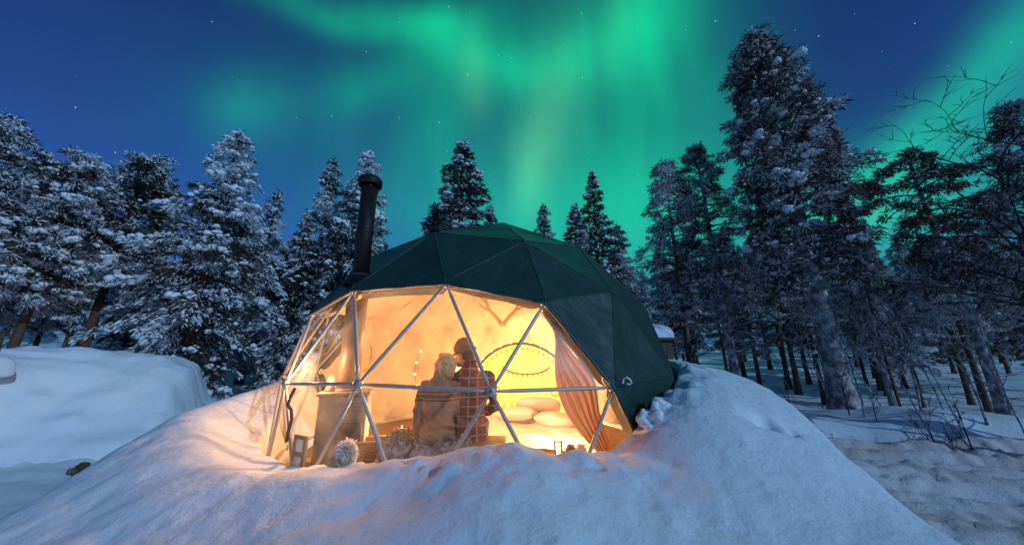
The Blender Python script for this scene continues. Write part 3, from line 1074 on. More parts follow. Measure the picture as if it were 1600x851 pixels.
q = np.linspace(math.pi * 1.12, math.pi * 1.88, 24)
arc = [(.10 + .46 * math.cos(t_), .80 + .20 * math.sin(t_)) for t_ in q]
ink(arc, .012)
for t_ in q[2:-2:2]: ink([(.10 + .46 * math.cos(t_), .80 + .20 * math.sin(t_)), (.10 + .47 * math.cos(t_), .75 + .20 * math.sin(t_))], .008)
for t_ in np.linspace(.25, 2.9, 26): ink([(.90 * RX * math.cos(t_), .90 * RZ * math.sin(t_)), (.94 * RX * math.cos(t_ + .02), .94 * RZ * math.sin(t_ + .02))], .008)
ink([(-.55, -.02), (-.2, -.03), (.25, -.02), (.62, -.03)], .009)
for x_ in (-.42, -.30, -.16, -.02, .30, .42):
    ink([(x_ - .05, -.02), (x_, .09), (x_ + .05, -.02)], .008)
ink([(.10, -.02), (.10, .10), (.19, .10), (.19, -.02)], .009)
ink([(.55, .33), (.62, .37), (.68, .33), (.68, .26), (.62, .22), (.55, .26), (.55, .33)], .008)
ink([(.62, -.42), (.72, -.40), (.80, -.42), (.84, -.34)], .009)
for x_ in (.64, .70, .76): ink([(x_, -.42), (x_ - .01, -.54)], .008)
ink([(.84, -.34), (.80, -.28)], .007); ink([(.84, -.34), (.90, -.27)], .007)
ink([(-.62, .35), (-.5, .42), (-.38, .36), (-.42, .26), (-.58, .27), (-.62, .35)], .008)


def point(name, loc, energy, parent, color=(1.0, .54, .25), r=.04):
    l = bpy.data.lights.new(name, 'POINT'); l.energy = energy; l.color = color; l.shadow_soft_size = r
    o = bpy.data.objects.new(name, l); COL.objects.link(o); o.location = loc
    if parent is not None: o.parent = parent
    return o


# bulbs along the drum's rim light the liner behind it
for k, t_ in enumerate(np.linspace(-.45, math.pi + .45, 23)):
    V, F = ICO1
    ac = Acc(); ac.add(V * .016 + np.array([1.03 * RX * math.cos(t_), .05, 1.03 * RZ * math.sin(t_)]), F)
    ac.build('rim_bulb', M['bulb'], drum)
for t_ in (-.1, .75, 1.57, 2.4, 3.2):
    point('rim_light', (1.06 * RX * math.cos(t_), .16, 1.06 * RZ * math.sin(t_)), 26, drum, (1.0, .63, .28))

# lantern at the bedside
pl_ = at(872, 697, 4.3)
ln = empty('lantern', (pl_.x, pl_.y, pl_.z - .10))
tag(ln, 'small square candle lantern standing at the bedside', 'lantern')
bevel_box('base', (-.045, -.045, 0), (.045, .045, .02), .004, M['wood_dark'], ln)
bevel_box('cap', (-.05, -.05, .15), (.05, .05, .175), .008, M['wood_dark'], ln)
for x_ in (-.038, .038):
    for y_ in (-.038, .038): bevel_box('post', (x_ - .006, y_ - .006, .021), (x_ + .006, y_ + .006, .149), .001, M['wood_dark'], ln)
lathe([(0, .021), (.02, .021), (.02, .09), (.006, .10), (.003, .125), (0, .13)], 12).build('candle', M['bulb'], ln)
ac = Acc(); ac.tube([(-.03, 0, .175), (-.025, 0, .22), (0, 0, .235), (.025, 0, .22), (.03, 0, .175)], .004, 6); ac.build('handle', M['wood_dark'], ln)
point('lantern_light', (0, -.02, .24), 40, ln)
tb = empty('bedside_table', (pl_.x, pl_.y, FLOOR_Z))
tag(tb, 'small wooden table holding the lantern', 'table')
bevel_box('top', (-.22, -.16, pl_.z - .10 - FLOOR_Z - .03), (.22, .16, pl_.z - .102 - FLOOR_Z), .006, M['wood'], tb)
for x_ in (-.18, .18):
    for y_ in (-.12, .12): bevel_box('leg', (x_ - .02, y_ - .02, 0), (x_ + .02, y_ + .02, pl_.z - .13 - FLOOR_Z), .004, M['wood'], tb)
for px, d, c_, lab, kk in ((892, 4.05, 'wood_dark', 'short dark jar on the floor by the curtain', 0), (908, 4.0, 'linen_tan', 'tan pot on the floor by the curtain foot', 1), (848, 4.6, 'wicker', 'round brown bowl by the bed beside the lantern', 2)):
    pj = at(px, 707, d)
    o = lathe([(0, 0), (.05, 0), (.065, .05), (.06, .10), (.04, .12), (.045, .14), (.03, .135), (0, .12)], 18, (0, 0, 0)).build('jar', M[c_]); o.location = (pj.x, pj.y, max(FLOOR_Z, pj.z - .06))
    tag(o, lab, 'jar')

# floor lamp and bench lantern, both added to fill the dome with light
fl_ = empty('added_floor_lamp', (-.70, 4.45, FLOOR_Z))
tag(fl_, 'glowing lamp added just behind the couple, between their heads', 'lamp')
lathe([(0, 0), (.12, 0), (.12, .02), (.015, .035), (.012, .92), (0, .92)], 16).build('stand', M['wood_dark'], fl_)
lathe([(.05, 1.22), (.12, .95), (.118, .948), (.048, 1.22)], 20).build('added_lamp_shade', M['added_lamp_shade'], fl_)
point('added_lamp_light', (0, 0, 1.28), 120, fl_, r=.06)
point('added_lamp_light', (0, 0, .90), 22, fl_, r=.06)
pw = at(622, 690, 3.95)
lw = empty('added_lantern', (pw.x, pw.y, pw.z - .06))  # extra lantern put in for warm light near the bench
tag(lw, 'small glowing lantern added on the shelf beside the fur covered bench', 'lantern')
bevel_box('base', (-.04, -.04, 0), (.04, .04, .015), .004, M['wood_dark'], lw)
bevel_box('cap', (-.042, -.042, .11), (.042, .042, .13), .006, M['wood_dark'], lw)
for x_ in (-.034, .034):
    for y_ in (-.034, .034): bevel_box('post', (x_ - .005, y_ - .005, .016), (x_ + .005, y_ + .005, .109), .001, M['wood_dark'], lw)
lathe([(0, .016), (.018, .016), (.018, .06), (.006, .07), (.003, .09), (0, .095)], 12).build('candle', M['bulb'], lw)
point('lantern_light', (0, -.02,   .20), 46, lw, r=.05)

lo = empty('added_oil_lamp', (SX - .13, SY - .10, FLOOR_Z + .832))  # lamp added here to throw warm light out onto the bank
tag(lo, 'small lit oil lamp added on top of the stove', 'lamp')
lathe([(0, 0), (.045, 0), (.05, .012), (.035, .045), (.02, .055), (0, .056)], 18).build('font', M['wood_dark'], lo)
lathe([(.02, .056), (.032, .085), (.026, .13), (.018, .16), (.016, .16), (.024, .13), (.030, .085), (.018, .056)], 18).build('chimney_glass', M['film'], lo)
lathe([(0, .06), (.008, .07), (.009, .085), (.004, .105), (0, .115)], 10).build('flame', M['bulb'], lo)
point('added_oil_lamp_light', (-.10, -.12, .16), 30, lo, r=.05)

# fairy lights hanging beside the liner behind the woman
ac = Acc()
P_ = [at(657 - 6 * math.sin(k * .5) - k * .8, 548 + k * 9, 4.6) for k in range(16)]
fs = empty('fairy_lights', P_[0])
tag(fs, 'string of tiny warm lights hanging down beside the blonde woman', 'string lights')
ac.tube([p - P_[0] for p in P_], .004, 5); ac.build('wire', M['wire'], fs)
for p in P_[::2]:
    V, F = ICO1
    ac = Acc(); ac.add(V * .011 + np.array(p - P_[0]), F); ac.build('bulb', M['bulb'], fs)

# shadow cast on the liner, modelled as brown horns hung before it
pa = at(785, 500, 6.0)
an = empty('liner_shadow', pa, 0)
tag(an, 'shadow of reindeer horns high on the liner, built as a brown shape', 'liner_shadow')
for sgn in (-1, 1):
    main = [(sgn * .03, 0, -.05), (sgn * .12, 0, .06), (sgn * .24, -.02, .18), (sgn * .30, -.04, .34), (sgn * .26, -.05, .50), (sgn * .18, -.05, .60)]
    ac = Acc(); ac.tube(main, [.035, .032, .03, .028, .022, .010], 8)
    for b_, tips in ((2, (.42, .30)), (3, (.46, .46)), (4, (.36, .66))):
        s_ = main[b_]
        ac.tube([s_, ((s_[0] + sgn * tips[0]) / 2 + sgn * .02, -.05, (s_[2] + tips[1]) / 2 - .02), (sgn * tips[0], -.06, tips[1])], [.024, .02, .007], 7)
    ac.build('antler_shadow', M['antler_shadow'], an)
bevel_box('shadow_plate', (-.06, -.03, -.10), (.06, .03, -.03), .02, M['antler_shadow'], an)

# gathered curtain at the window's cover side
T3, Rh = DC + (DR - .14) * GP[HUB['T3']], DC + (DR - .14) * GP[HUB['R']]
nu, nv = 60, 46
left = [at(*q_) for q_ in [(876, 492, 3.30), (868, 540, 3.25), (868, 590, 3.2), (880, 635, 3.15), (905, 675, 3.10), (935, 708, 3.05)]]
right = [Vector(T3), Vector(T3 * .72 + Rh * .28), Vector(T3 * .45 + Rh * .55), Vector(T3 * .12 + Rh * .88), Vector(Rh) + Vector((-.01, .06, -.22)), Vector(Rh) + Vector((.10, .12, -.55))]


def poly(P_, v):
    f_ = v * (len(P_) - 1); i_ = min(int(f_), len(P_) - 2); w_ = f_ - i_
    p0, p1, p2, p3 = P_[max(i_ - 1, 0)], P_[i_], P_[i_ + 1], P_[min(i_ + 2, len(P_) - 1)]
    return .5 * ((2 * p1) + (p2 - p0) * w_ + (2 * p0 - 5 * p1 + 4 * p2 - p3) * w_ ** 2 + (3 * p1 - p0 - 3 * p2 + p3) * w_ ** 3)


V = []
for i in range(nv):
    v = i / (nv - 1); l_, r_ = poly(left, v), poly(right, v)
    for j in range(nu):
        u = j / (nu - 1)
        p = l_ * (1 - u) + r_ * u
        V.append(p + Vector((0, 1, 0)) * (.035 * math.sin(u * 34 + v * 2.2 + math.sin(v * 4)) + .015 * math.sin(u * 71 + v * 5)) * min(1, (1 - abs(2 * u - 1)) * 5 + .3))
ii = np.arange(nv - 1)[:, None] * nu; jj = np.arange(nu - 1)[None]
ac = Acc(); ac.add([p[:] for p in V], np.stack([ii + jj, ii + jj + 1, ii + nu + jj + 1, ii + nu + jj], -1).reshape(-1, 4))
o = ac.build('curtain', M['curtain']); tag(o, 'tan curtain gathered aside at the green cover end of the window', 'curtain')

# ------------------------------------------------------------------ people
def solid(acc, name, mat, parent, voxel=.014, smooth=6, wrinkle=0.0):
    """one continuous skin round overlapping limbs"""
    me = acc.mesh(name)
    o = bpy.data.objects.new(name, me); COL.objects.link(o)
    r = o.modifiers.new('r', 'REMESH'); r.mode = 'VOXEL'; r.voxel_size = voxel
    s = o.modifiers.new('s', 'SMOOTH'); s.iterations = smooth; s.factor = .5
    dg = bpy.context.evaluated_depsgraph_get()
    m2 = bpy.data.meshes.new_from_object(o.evaluated_get(dg), depsgraph=dg)
    bpy.data.objects.remove(o); bpy.data.meshes.remove(me)
    if wrinkle:
        n_ = len(m2.vertices); co = np.empty(n_ * 3); m2.vertices.foreach_get('co', co); co = co.reshape(-1, 3)
        nr = np.empty(n_ * 3); m2.vertices.foreach_get('normal', nr); nr = nr.reshape(-1, 3)
        w_ = fbm(co[:, 0] * 9 + co[:, 2] * 14, co[:, 1] * 9 - co[:, 2] * 5, 3, 12)
        m2.vertices.foreach_set('co', (co + nr * (wrinkle * (.5 - np.abs(w_) * 2.2))[:, None]).ravel())
    m2.name = name; m2.materials.clear()
    return link(name, m2, mat, parent)


def loft(acc, rings, sides=20):
    """rings: (x, y, z, rx, ry)"""
    aa_ = np.arange(sides) * 2 * np.pi / sides
    V = np.concatenate([np.stack([r[0] + r[3] * np.cos(aa_), r[1] + r[4] * np.sin(aa_), np.full(sides, r[2])], 1) for r in rings])
    n_ = len(rings)
    i_ = np.arange(n_ - 1)[:, None] * sides; j_ = np.arange(sides)[None]; k_ = (j_ + 1) % sides
    acc.add(V, np.stack([i_ + j_, i_ + k_, i_ + sides + k_, i_ + sides + j_], -1).reshape(-1, 4))
    base = acc.n - len(V)
    for row, rev in ((0, True), (n_ - 1, False)):
        f_ = (base + row * sides + np.arange(sides))
        acc.P.append((f_[::-1] if rev else f_)[None]); acc.M.append(0)


def blob(acc, c, r, rot=None):
    V, F = ICO3
    W = V * np.array(r)
    if rot is not None: W = W @ np.array(Euler(rot).to_matrix()).T
    acc.add(W + np.array(c), F)


def head_acc(hc, R3, k=1.0):
    """skull, jaw, nose, ears, brow; local head faces +y, then turned by R3"""
    acc = Acc()

    def b_(c, r):
        V, F = ICO3
        acc.add((V * np.array(r) * k + np.array(c) * k) @ R3.T + np.array(hc), F)
    b_((0, -.012, .02), (.076, .094, .100))
    b_((0, .030, -.045), (.058, .062, .072))
    b_((0, .060, -.082), (.030, .030, .026))
    b_((0, .098, -.022), (.013, .022, .020)); b_((0, .092, .0), (.010, .014, .030))
    b_((0, .086, -.055), (.024, .012, .008)); b_((0, .084, -.066), (.022, .012, .008))
    for s_ in (-1, 1):
        b_((s_ * .078, -.005, -.015), (.012, .022, .034))
        b_((s_ * .036, .070, -.030), (.026, .022, .022))
        b_((s_ * .030, .078, .024), (.026, .014, .010))
    return acc


def limb(acc, P_, R_, sides=12):
    acc.tube(P_, R_, sides)
    for p, r in ((P_[0], R_[0]), (P_[-1], R_[-1])): blob(acc, p, (r, r, r))


def hand(acc, w, d, up, size=1.0, curl=.6):
    """palm and five unequal bent fingers from wrist w along d, back of the hand towards up"""
    d = np.array(d, float); d /= np.linalg.norm(d); up = np.array(up, float); up -= d * (up @ d); up /= np.linalg.norm(up)
    s = np.cross(d, up); w = np.array(w, float)
    for q_ in (.0, .03, .06, .085):
        V, F = ICO2
        acc.add(w + d * q_ * size + (V[:, :1] * s * .036 + V[:, 1:2] * d * .03 + V[:, 2:] * up * .015) * size, F)
    for off, ln_ in ((-.028, .062), (-.009, .074), (.010, .070), (.028, .054)):
        p0 = w + (d * .09 + s * off) * size
        p1 = p0 + (d * math.cos(curl * .4) - up * math.sin(curl * .4)) * ln_ * .45 * size
        p2 = p1 + (d * math.cos(curl) - up * math.sin(curl)) * ln_ * .32 * size
        p3 = p2 + (d * math.cos(curl * 1.7) - up * math.sin(curl * 1.7)) * ln_ * .26 * size
        acc.tube([p0, p1, p2, p3], np.array([.0095, .009, .008, .006]) * size, 8)
    t0 = w + (d * .025 - s * .03) * size; t1 = t0 + (d * .03 - s * .028 - up * .008) * size; t2 = t1 + (d * .03 - s * .006 - up * .010) * size
    acc.tube([t0, t1, t2], np.array([.012, .011, .008]) * size, 8)


def person(loc, k, label, head_turn, head_lean, kind):
    """seated figure facing away from the camera, its feet on the floor"""
    root = empty('person', loc)
    tag(root, label, 'person')
    seat_h = loc[2] - FLOOR_Z
    man = kind == 'man'
    sw = .180 if man else .148
    R3 = np.array((Matrix.Rotation(head_lean[1], 3, 'Y') @ Matrix.Rotation(head_turn, 3, 'Z') @ Matrix.Rotation(head_lean[0], 3, 'X')))
    nk = np.array([0, -.01, .605]) * k
    hc = nk + np.array(head_lean[2]) + np.array([0, .015, .165]) * k
    # body: one skin for head, neck, torso, arms, hands and legs
    body = head_acc(hc, R3, k)
    limb(body, [nk - [0, 0, .05], nk + [0, 0, .04], hc - R3 @ np.array([0, .005, .06])], [.062 * k, .055 * k, .055 * k])
    tr = [(0, .02, -.02, .17, .13), (0, .01, .06, .168, .125), (0, -.005, .18, .145, .105), (0, -.02, .32, .155, .11), (0, -.025, .45, .165, .108), (0, -.02, .54, sw * .86, .085), (0, -.012, .60, .075, .062)]
    loft(body, [tuple(np.array(r) * k) for r in tr])
    if man:
        arms = {-1: [(-sw, -.01, .52), (-.26, .04, .28), (-.14, .26, .16)], 1: [(sw, -.01, .52), (.262, -.01, .27), (.16, .24, .17)]}
    else:
        arms = {-1: [(-sw, -.01, .51), (-.205, -.03, .27), (-.205, .02, .05)], 1: [(sw, -.0, .51), (.19, .06, .27), (.08, .24, .16)]}
    for s_, P_ in arms.items():
        P_ = [np.array(p) * k for p in P_]
        limb(body, P_, [.050 * k, .040 * k, .028 * k])
        dd = P_[2] - P_[1]
        hand(body, P_[2], dd, (s_ * .5, -.7, .4), k * .95, .7)
    for s_ in (-1, 1):
        hip = np.array((s_ * .09, .04, .02)) * k; knee = np.array((s_ * .11, .43, .03)) * k
        ank = np.array((s_ * .11 * k, .45 * k, -seat_h + .08))
        limb(body, [hip, knee], [.085 * k, .058 * k]); limb(body, [knee, (knee + ank) / 2 - [0, .02, 0], ank], [.056 * k, .052 * k, .036 * k])
        limb(body, [ank + [0, -.03, -.04], ank + [0, .14, -.05]], [.038, .03])
    solid(body, 'body', M['skin'], root, .012, 5)
    # clothes
    top = Acc()
    fat = 1.06 if man else 1.02
    loft(top, [(r[0] * k, r[1] * k, r[2] * k, r[3] * k * fat + .012, r[4] * k * fat + .018) for r in ([(0, .015, -.055, .175, .14)] + tr)])
    limb(top, [nk - [0, 0, .03], nk + [0, .0, .03 if not man else .05]], [.085 * k, (.066 if not man else .072) * k])
    for s_, P_ in arms.items():
        P_ = [np.array(p) * k for p in P_]
        e = P_[2] * .88 + P_[1] * .12
        limb(top, [P_[0] - [0, 0, .005], P_[0] * .5 + P_[1] * .5, P_[1], e], np.array([.076, .066, .060, .048]) * k * (1.0 if man else 1.0))
    solid(top, 'shirt' if man else 'sweater', M['plaid'] if man else M['knit'], root, .010, 7, .016)
    pants = Acc()
    loft(pants, [(0, .03 * k, -.03 * k, .165 * k, .15 * k), (0, .02 * k, .06 * k, .175 * k, .13 * k)])
    for s_ in (-1, 1):
        hip = np.array((s_ * .09, .04, .02)) * k; knee = np.array((s_ * .11, .43, .03)) * k
        ank = np.array((s_ * .11 * k, .45 * k, -seat_h + .12))
        limb(pants, [hip, knee], [.096 * k, .070 * k]); limb(pants, [knee, ank], [.068 * k, .052 * k])
    solid(pants, 'trousers', M['denim'], root, .016, 5)
    for s_ in (-1, 1):
        ac = Acc(); ank = np.array((s_ * .11 * k, .45 * k, -seat_h + .06))
        limb(ac, [ank + [0, -.02, .08], ank + [0, -.015, 0]], [.052, .05]); limb(ac, [ank + [0, -.02, -.012], ank + [0, .15, -.018]], [.045, .040])
        solid(ac, 'boot', M['boot'], root, .014, 4)
    # hair and hat
    hr = Acc()

    def hb(c, r):
        V, F = ICO3
        hr.add((V * np.array(r) * k + np.array(c) * k) @ R3.T + hc, F)
    if man:
        hb((0, -.035, .01), (.082, .085, .095)); hb((0, -.055, -.05), (.066, .05, .05)); hb((-.02, .06, -.085), (.045, .03, .032)); hb((.02, .06, -.085), (.045, .03, .032))
        solid(hr, 'hair', M['hair_dark'], root, .011, 3)
        hr = Acc()
        hb((0, -.02, .055), (.094, .112, .088)); hb((0, -.03, .09), (.080, .092, .072))
        solid(hr, 'beanie', M['beanie'], root, .011, 5)
        ac = Acc(); q_ = np.linspace(0, 2 * np.pi, 33)
        ring = np.stack([.094 * np.cos(q_), -.02 + .113 * np.sin(q_), .020 + .0 * q_], 1) * k
        ac.tube(ring @ R3.T + hc, .016, 8, caps=False); ac.build('beanie_cuff', M['beanie'], root)
    else:
        hb((0, -.025, .03), (.090, .104, .100)); hb((0, -.06, -.05), (.088, .062, .09)); hb((0, -.065, -.12), (.078, .048, .055))
        for s_ in (-1, 1): hb((s_ * .066, -.028, -.05), (.030, .046, .10)); hb((s_ * .062, -.045, -.12), (.030, .040, .05))
        hb((0, .035, .085), (.07, .05, .035))
        solid(hr, 'hair', M['hair'], root, .011, 3)
        st_ = Acc()
        rg = np.random.default_rng(3)
        for q_ in range(90):
            a_ = rg.uniform(math.pi * .72, math.pi * 2.28)
            pts = [np.array([.02 * math.cos(a_), -.02 + .02 * math.sin(a_), .125]), np.array([.088 * math.cos(a_), -.03 + .10 * math.sin(a_), .06]), np.array([.098 * math.cos(a_), -.035 + .10 * math.sin(a_), -.04]), np.array([.088 * math.cos(a_ + .1), -.04 + .088 * math.sin(a_ + .1), -.12 + rg.uniform(-.05, .02)])]
            if math.sin(a_) > .35: continue
            st_.tube((np.array(pts) * k) @ R3.T + hc, np.array([.004, .007, .007, .002]), 5)
        st_.build('hair_strands', M['hair'], root)
    return root


M['hair_dark'] = material('hair_dark', (.10, .055, .03), .6, .3)
M['knit'] = knit_material('knit', (.30, .185, .11), (.09, .055, .04), [(.335, .350), (.362, .392), (.404, .418)])
M['plaid'] = plaid_material()
person((-.685, 3.36, FLOOR_Z + .435), .88, 'blonde woman in a beige striped sweater seated with her face turned aside', 1.45, (.16, .08, (.03, 0, -.02)), 'woman')
person((-.425, 3.50, FLOOR_Z + .44), 1.0, 'man in a brown plaid shirt and knitted hat leaning to the blonde woman', 1.15, (-.14, -.16, (-.065, .0, -.02)), 'man')
# ------------------------------------------------------------------ trees
def conifer(seed, kind, H=10.0, cb=.1, rmax=2.0, nbr=120, frost=.35, blobs=60, bsize=.22, dens=1.0, prof='cone', droop=.35, needle='needle', bark='bark', bare=8, tr=.15, wind=0.0, spr=1.0):
    """meshes of one conifer: trunk with limbs, crown of needle sprays, snow lying on the boughs"""
    rg = np.random.default_rng(seed)
    trunk, crown, snow = Acc(), Acc(), Acc()
    n = 14
    tz = np.linspace(0, 1, n)
    cx = np.cumsum(rg.normal(0, .02, n)) * H * .05; cy = np.cumsum(rg.normal(0, .02, n)) * H * .05
    cx -= cx[0]; cy -= cy[0]
    tp = np.stack([cx, cy, tz * H - .25 * (tz == 0)], 1)
    trunk.tube(tp, tr * (1 - tz) ** .75 + .012 + .07 * tr * np.exp(-tz * 30) * 8, 9)

    def tc(z):
        return np.array([np.interp(z, tp[:, 2], cx), np.interp(z, tp[:, 2], cy), z])

    def profile(t):
        if prof == 'cone': return (1 - t) ** .85 * (1 - .25 * math.exp(-t * 9)) + .03
        if prof == 'column': return min(1, (1 - t) * 2.2 + .06) ** .8 * (.82 + .18 * math.sin(t * 9 + seed))
        if prof == 'pine': return (math.sin(math.pi * min(1, (t * .86 + .14))) ** .55) * (1 - .35 * t) + .05
        return .35 + .75 * t if t < .75 else (1 - t) * 3.2 + .12           # umbrella
    # dead bare twigs on the lower trunk
    for b in range(bare):
        z = rg.uniform(.06, max(cb, .12)) * H; az = rg.uniform(0, 2 * np.pi); ln = rg.uniform(.4, 1.3) * rmax * .5
        p0 = tc(z); d = np.array([math.cos(az), math.sin(az), rg.uniform(-.3, .25)])
        p1 = p0 + d * ln * .5 + [0, 0, -.04]; p2 = p0 + d * ln + [0, 0, rg.uniform(-.15, .15)]
        trunk.tube([p0, p1, p2], [.022, .015, .005], 4)
        for q in range(2):
            s0 = p0 + (p2 - p0) * rg.uniform(.35, .8); trunk.tube([s0, s0 + rg.normal(0, .25, 3) * ln * .5], [.009, .003], 3)
    pos, dr_, ln_, wd, fr_ = [], [], [], [], []
    pads = []
    ts = (np.arange(nbr) + rg.uniform(0, 1, nbr)) / nbr
    ts = ts ** .92
    for b in range(nbr):
        t = ts[b]; z = H * (cb + (1 - cb) * t * .985)
        az = b * 2.399 + rg.normal(0, .35)
        L_ = rmax * profile(t) * rg.uniform(.66, 1.18)
        if kind == 'pine': L_ *= rg.choice([1.0, .75, 1.1], p=[.6, .25, .15])
        h = np.array([math.cos(az), math.sin(az), 0])
        if wind: L_ *= 1 + wind * h[0]
        e = (.55 * t - .18 if kind == 'spruce' else .35 * t + .05) + rg.normal(0, .12)
        sg = droop * rg.uniform(.6, 1.3) * (1 - .5 * t)
        u = np.linspace(0, 1, 5)
        P_ = tc(z)[None] + h[None] * (L_ * u)[:, None]
        P_[:, 2] += L_ * (math.tan(e) * u - sg * u * u)
        trunk.tube(P_, (.010 + .016 * L_) * (1 - u * .85) * (1.0 if kind == 'spruce' else 1.25), 4, caps=False)
        perp = np.array([-h[1], h[0], 0])
        if kind == 'spruce':
            m = int(L_ * 125 * dens) + 16
            s = rg.uniform(.08, 1.04, m) ** .8
            lat = rg.uniform(-1, 1, m) * L_ * .34 * (1.12 - s * .85)
            p = tc(z)[None] + h[None] * (L_ * s)[:, None] + perp[None] * lat[:, None]
            p[:, 2] += L_ * (math.tan(e) * s - sg * s * s) - np.abs(lat) * .22 + rg.normal(0, .05, m) - rg.uniform(0, .14, m) * (1 - t)
            d = h[None] * .75 + perp[None] * (np.sign(lat) * rg.uniform(.2, 1.0, m))[:, None] + rg.normal(0, .28, (m, 3)); d[:, 2] -= .22 * (1 - t)
            Lh = rg.uniform(.10, .24, m) * (.75 + .25 * (1 - t)); Wh = rg.uniform(.028, .055, m)
        else:
            ncl = max(2, int(3 + L_ * 1.8))
            p, d, Lh, Wh = [], [], [], []
            for c in range(ncl):
                s = rg.uniform(.35, 1.02); la = rg.uniform(-1, 1) * L_ * .38 * (1.15 - s * .7)
                cc = tc(z) + h * L_ * s + perp * la; cc[2] += L_ * (math.tan(e) * s - sg * s * s) + rg.normal(0, .10) + .04
                if abs(la) > .12: trunk.tube([tc(z) + h * L_ * s * .75 + [0, 0, L_ * (math.tan(e) * s * .75 - sg * (s * .75) ** 2)], cc], [.012, .005], 3, caps=False)
                q = int(44 * dens * rg.uniform(.7, 1.4))
                v = rg.normal(0, 1, (q, 3)); v[:, 2] = v[:, 2] * .7 + .15; v /= np.linalg.norm(v, axis=1)[:, None]
                v = v * .8 + h * .25
                p.append(cc + v * rg.uniform(.02, .20, (q, 1)) * np.array([1.2, 1.2, .7])); d.append(v); Lh.append(rg.uniform(.09, .19, q)); Wh.append(rg.uniform(.022, .045, q))
                if rg.random() < blobs / 200: pads.append((cc + [0, 0, .05], L_))
            p, d, Lh, Wh = np.concatenate(p), np.concatenate(d), np.concatenate(Lh), np.concatenate(Wh)
        d /= np.linalg.norm(d, axis=1)[:, None]
        pos.append(p); dr_.append(d); ln_.append(Lh * spr); wd.append(Wh * spr)
        if kind == 'spruce' and rg.random() < blobs / max(nbr, 1) * 1.0:
            for q in range(rg.integers(1, 4)):
                s = rg.uniform(.45, .98); la = rg.normal(0, .16) * L_
                c = tc(z) + h * L_ * s + perp * la; c[2] += L_ * (math.tan(e) * s - sg * s * s) - abs(la) * .2 + .05
                pads.append((c, L_))
    # leader
    m = 70
    z = H * (1 - rg.uniform(0, .10, m)); p = np.stack([tc(q) for q in z]); a_ = rg.uniform(0, 6.28, m)
    d = np.stack([np.cos(a_) * .7, np.sin(a_) * .7, rg.uniform(.1, .9, m)], 1); d /= np.linalg.norm(d, axis=1)[:, None]
    pos.append(p); dr_.append(d); ln_.append(rg.uniform(.10, .22, m)); wd.append(rg.uniform(.04, .06, m))
    pos, dr_, ln_, wd = np.concatenate(pos), np.concatenate(dr_), np.concatenate(ln_), np.concatenate(wd)
    # frost gathers in patches
    pt = fbm(pos[:, 0] * 1.3 + pos[:, 2] * .7, pos[:, 1] * 1.3 - pos[:, 2] * .9, 3, seed)
    prob = np.clip(frost * (1 + 2.2 * pt), 0, .92)
    isf = rg.random(len(pos)) < prob
    add_sprays(crown, pos[~isf], dr_[~isf], ln_[~isf], wd[~isf], rg, .3, 0)
    fp = pos[isf] + np.array([0, 0, .025])
    add_sprays(crown, fp, dr_[isf], ln_[isf] * .8, wd[isf] * 1.05, rg, .4, 1)
    for c, L_ in pads:
        k = rg.integers(2, 7)
        s = bsize * rg.uniform(.5, 1.25) * min(1.1, .5 + L_ * .35)
        for q in range(k):
            V, F = blob_np(c + rg.normal(0, 1, 3) * s * np.array([.7, .7, .30]), s * rg.uniform(.35, .85) * np.array([rg.uniform(.85, 1.2), rg.uniform(.85, 1.2), rg.uniform(.6, .9)]), rg, ICO2, .13)
            snow.add(V, F)
    if not pads:
        V, F = blob_np((0, 0, H), .05, rg); snow.add(V, F)
    return dict(trunk=link_mesh(trunk, 'trunk', M[bark]), crown=link_mesh(crown, 'crown', [M[needle], M['frost']], False), snow=link_mesh(snow, 'snow_load', M['snow_load']), H=H)


def link_mesh(acc, name, mats, smooth=True):
    me = acc.mesh(name)
    for q in (mats if isinstance(mats, list) else [mats]): me.materials.append(q)
    if smooth: me.polygons.foreach_set('use_smooth', [True] * len(me.polygons))
    return me


def bare_tree(seed, H, spread, levels=4, mat='twig', r0=.07, lean=0.0, ang=.55, base_br=.35, rmin=.004, nb=(4, 7)):
    rg = np.random.default_rng(seed)
    ac, tw = Acc(), Acc()

    def grow(p, d, L_, r, lv):
        n = 5
        P_ = [p]
        for q in range(n):
            d = d + rg.normal(0, .05 if lv == levels else .12, 3); d /= np.linalg.norm(d)
            P_.append(P_[-1] + d * L_ / n)
        (ac if lv >= levels - 1 else tw).tube(P_, np.linspace(r, r * (.12 if lv == levels else .35), n + 1), 6 if lv >= levels - 1 else 3, caps=False)
        if lv == 0: return
        for q in range(rg.integers(*nb) if lv == levels else rg.integers(3, 6)):
            u = rg.uniform(base_br if lv == levels else .25, 1.0); i = min(int(u * n), n - 1)
            s = P_[i] + (P_[i + 1] - P_[i]) * (u * n - i)
            ax = rg.normal(0, 1, 3); ax -= d * (ax @ d); ax /= np.linalg.norm(ax)
            a_ = ang * rg.uniform(.7, 1.4)
            grow(s, d * math.cos(a_) + ax * math.sin(a_) * np.array([spread, spread, .6]), L_ * rg.uniform(.28, .5), max(r * .46 * (1.2 - u * .5), rmin), lv - 1)
    grow(np.array([0, 0, -.15]), np.array([lean, 0, 1.0]), H * .86, r0, levels)
    top = max(v[:, 2].max() for v in ac.V + tw.V)
    for q in (ac, tw): q.V = [v * np.array([1, 1, H / top]) for v in q.V]
    return dict(trunk=link_mesh(ac, 'trunk', M[mat]), crown=link_mesh(tw, 'crown', M[mat]), snow=None, H=H)


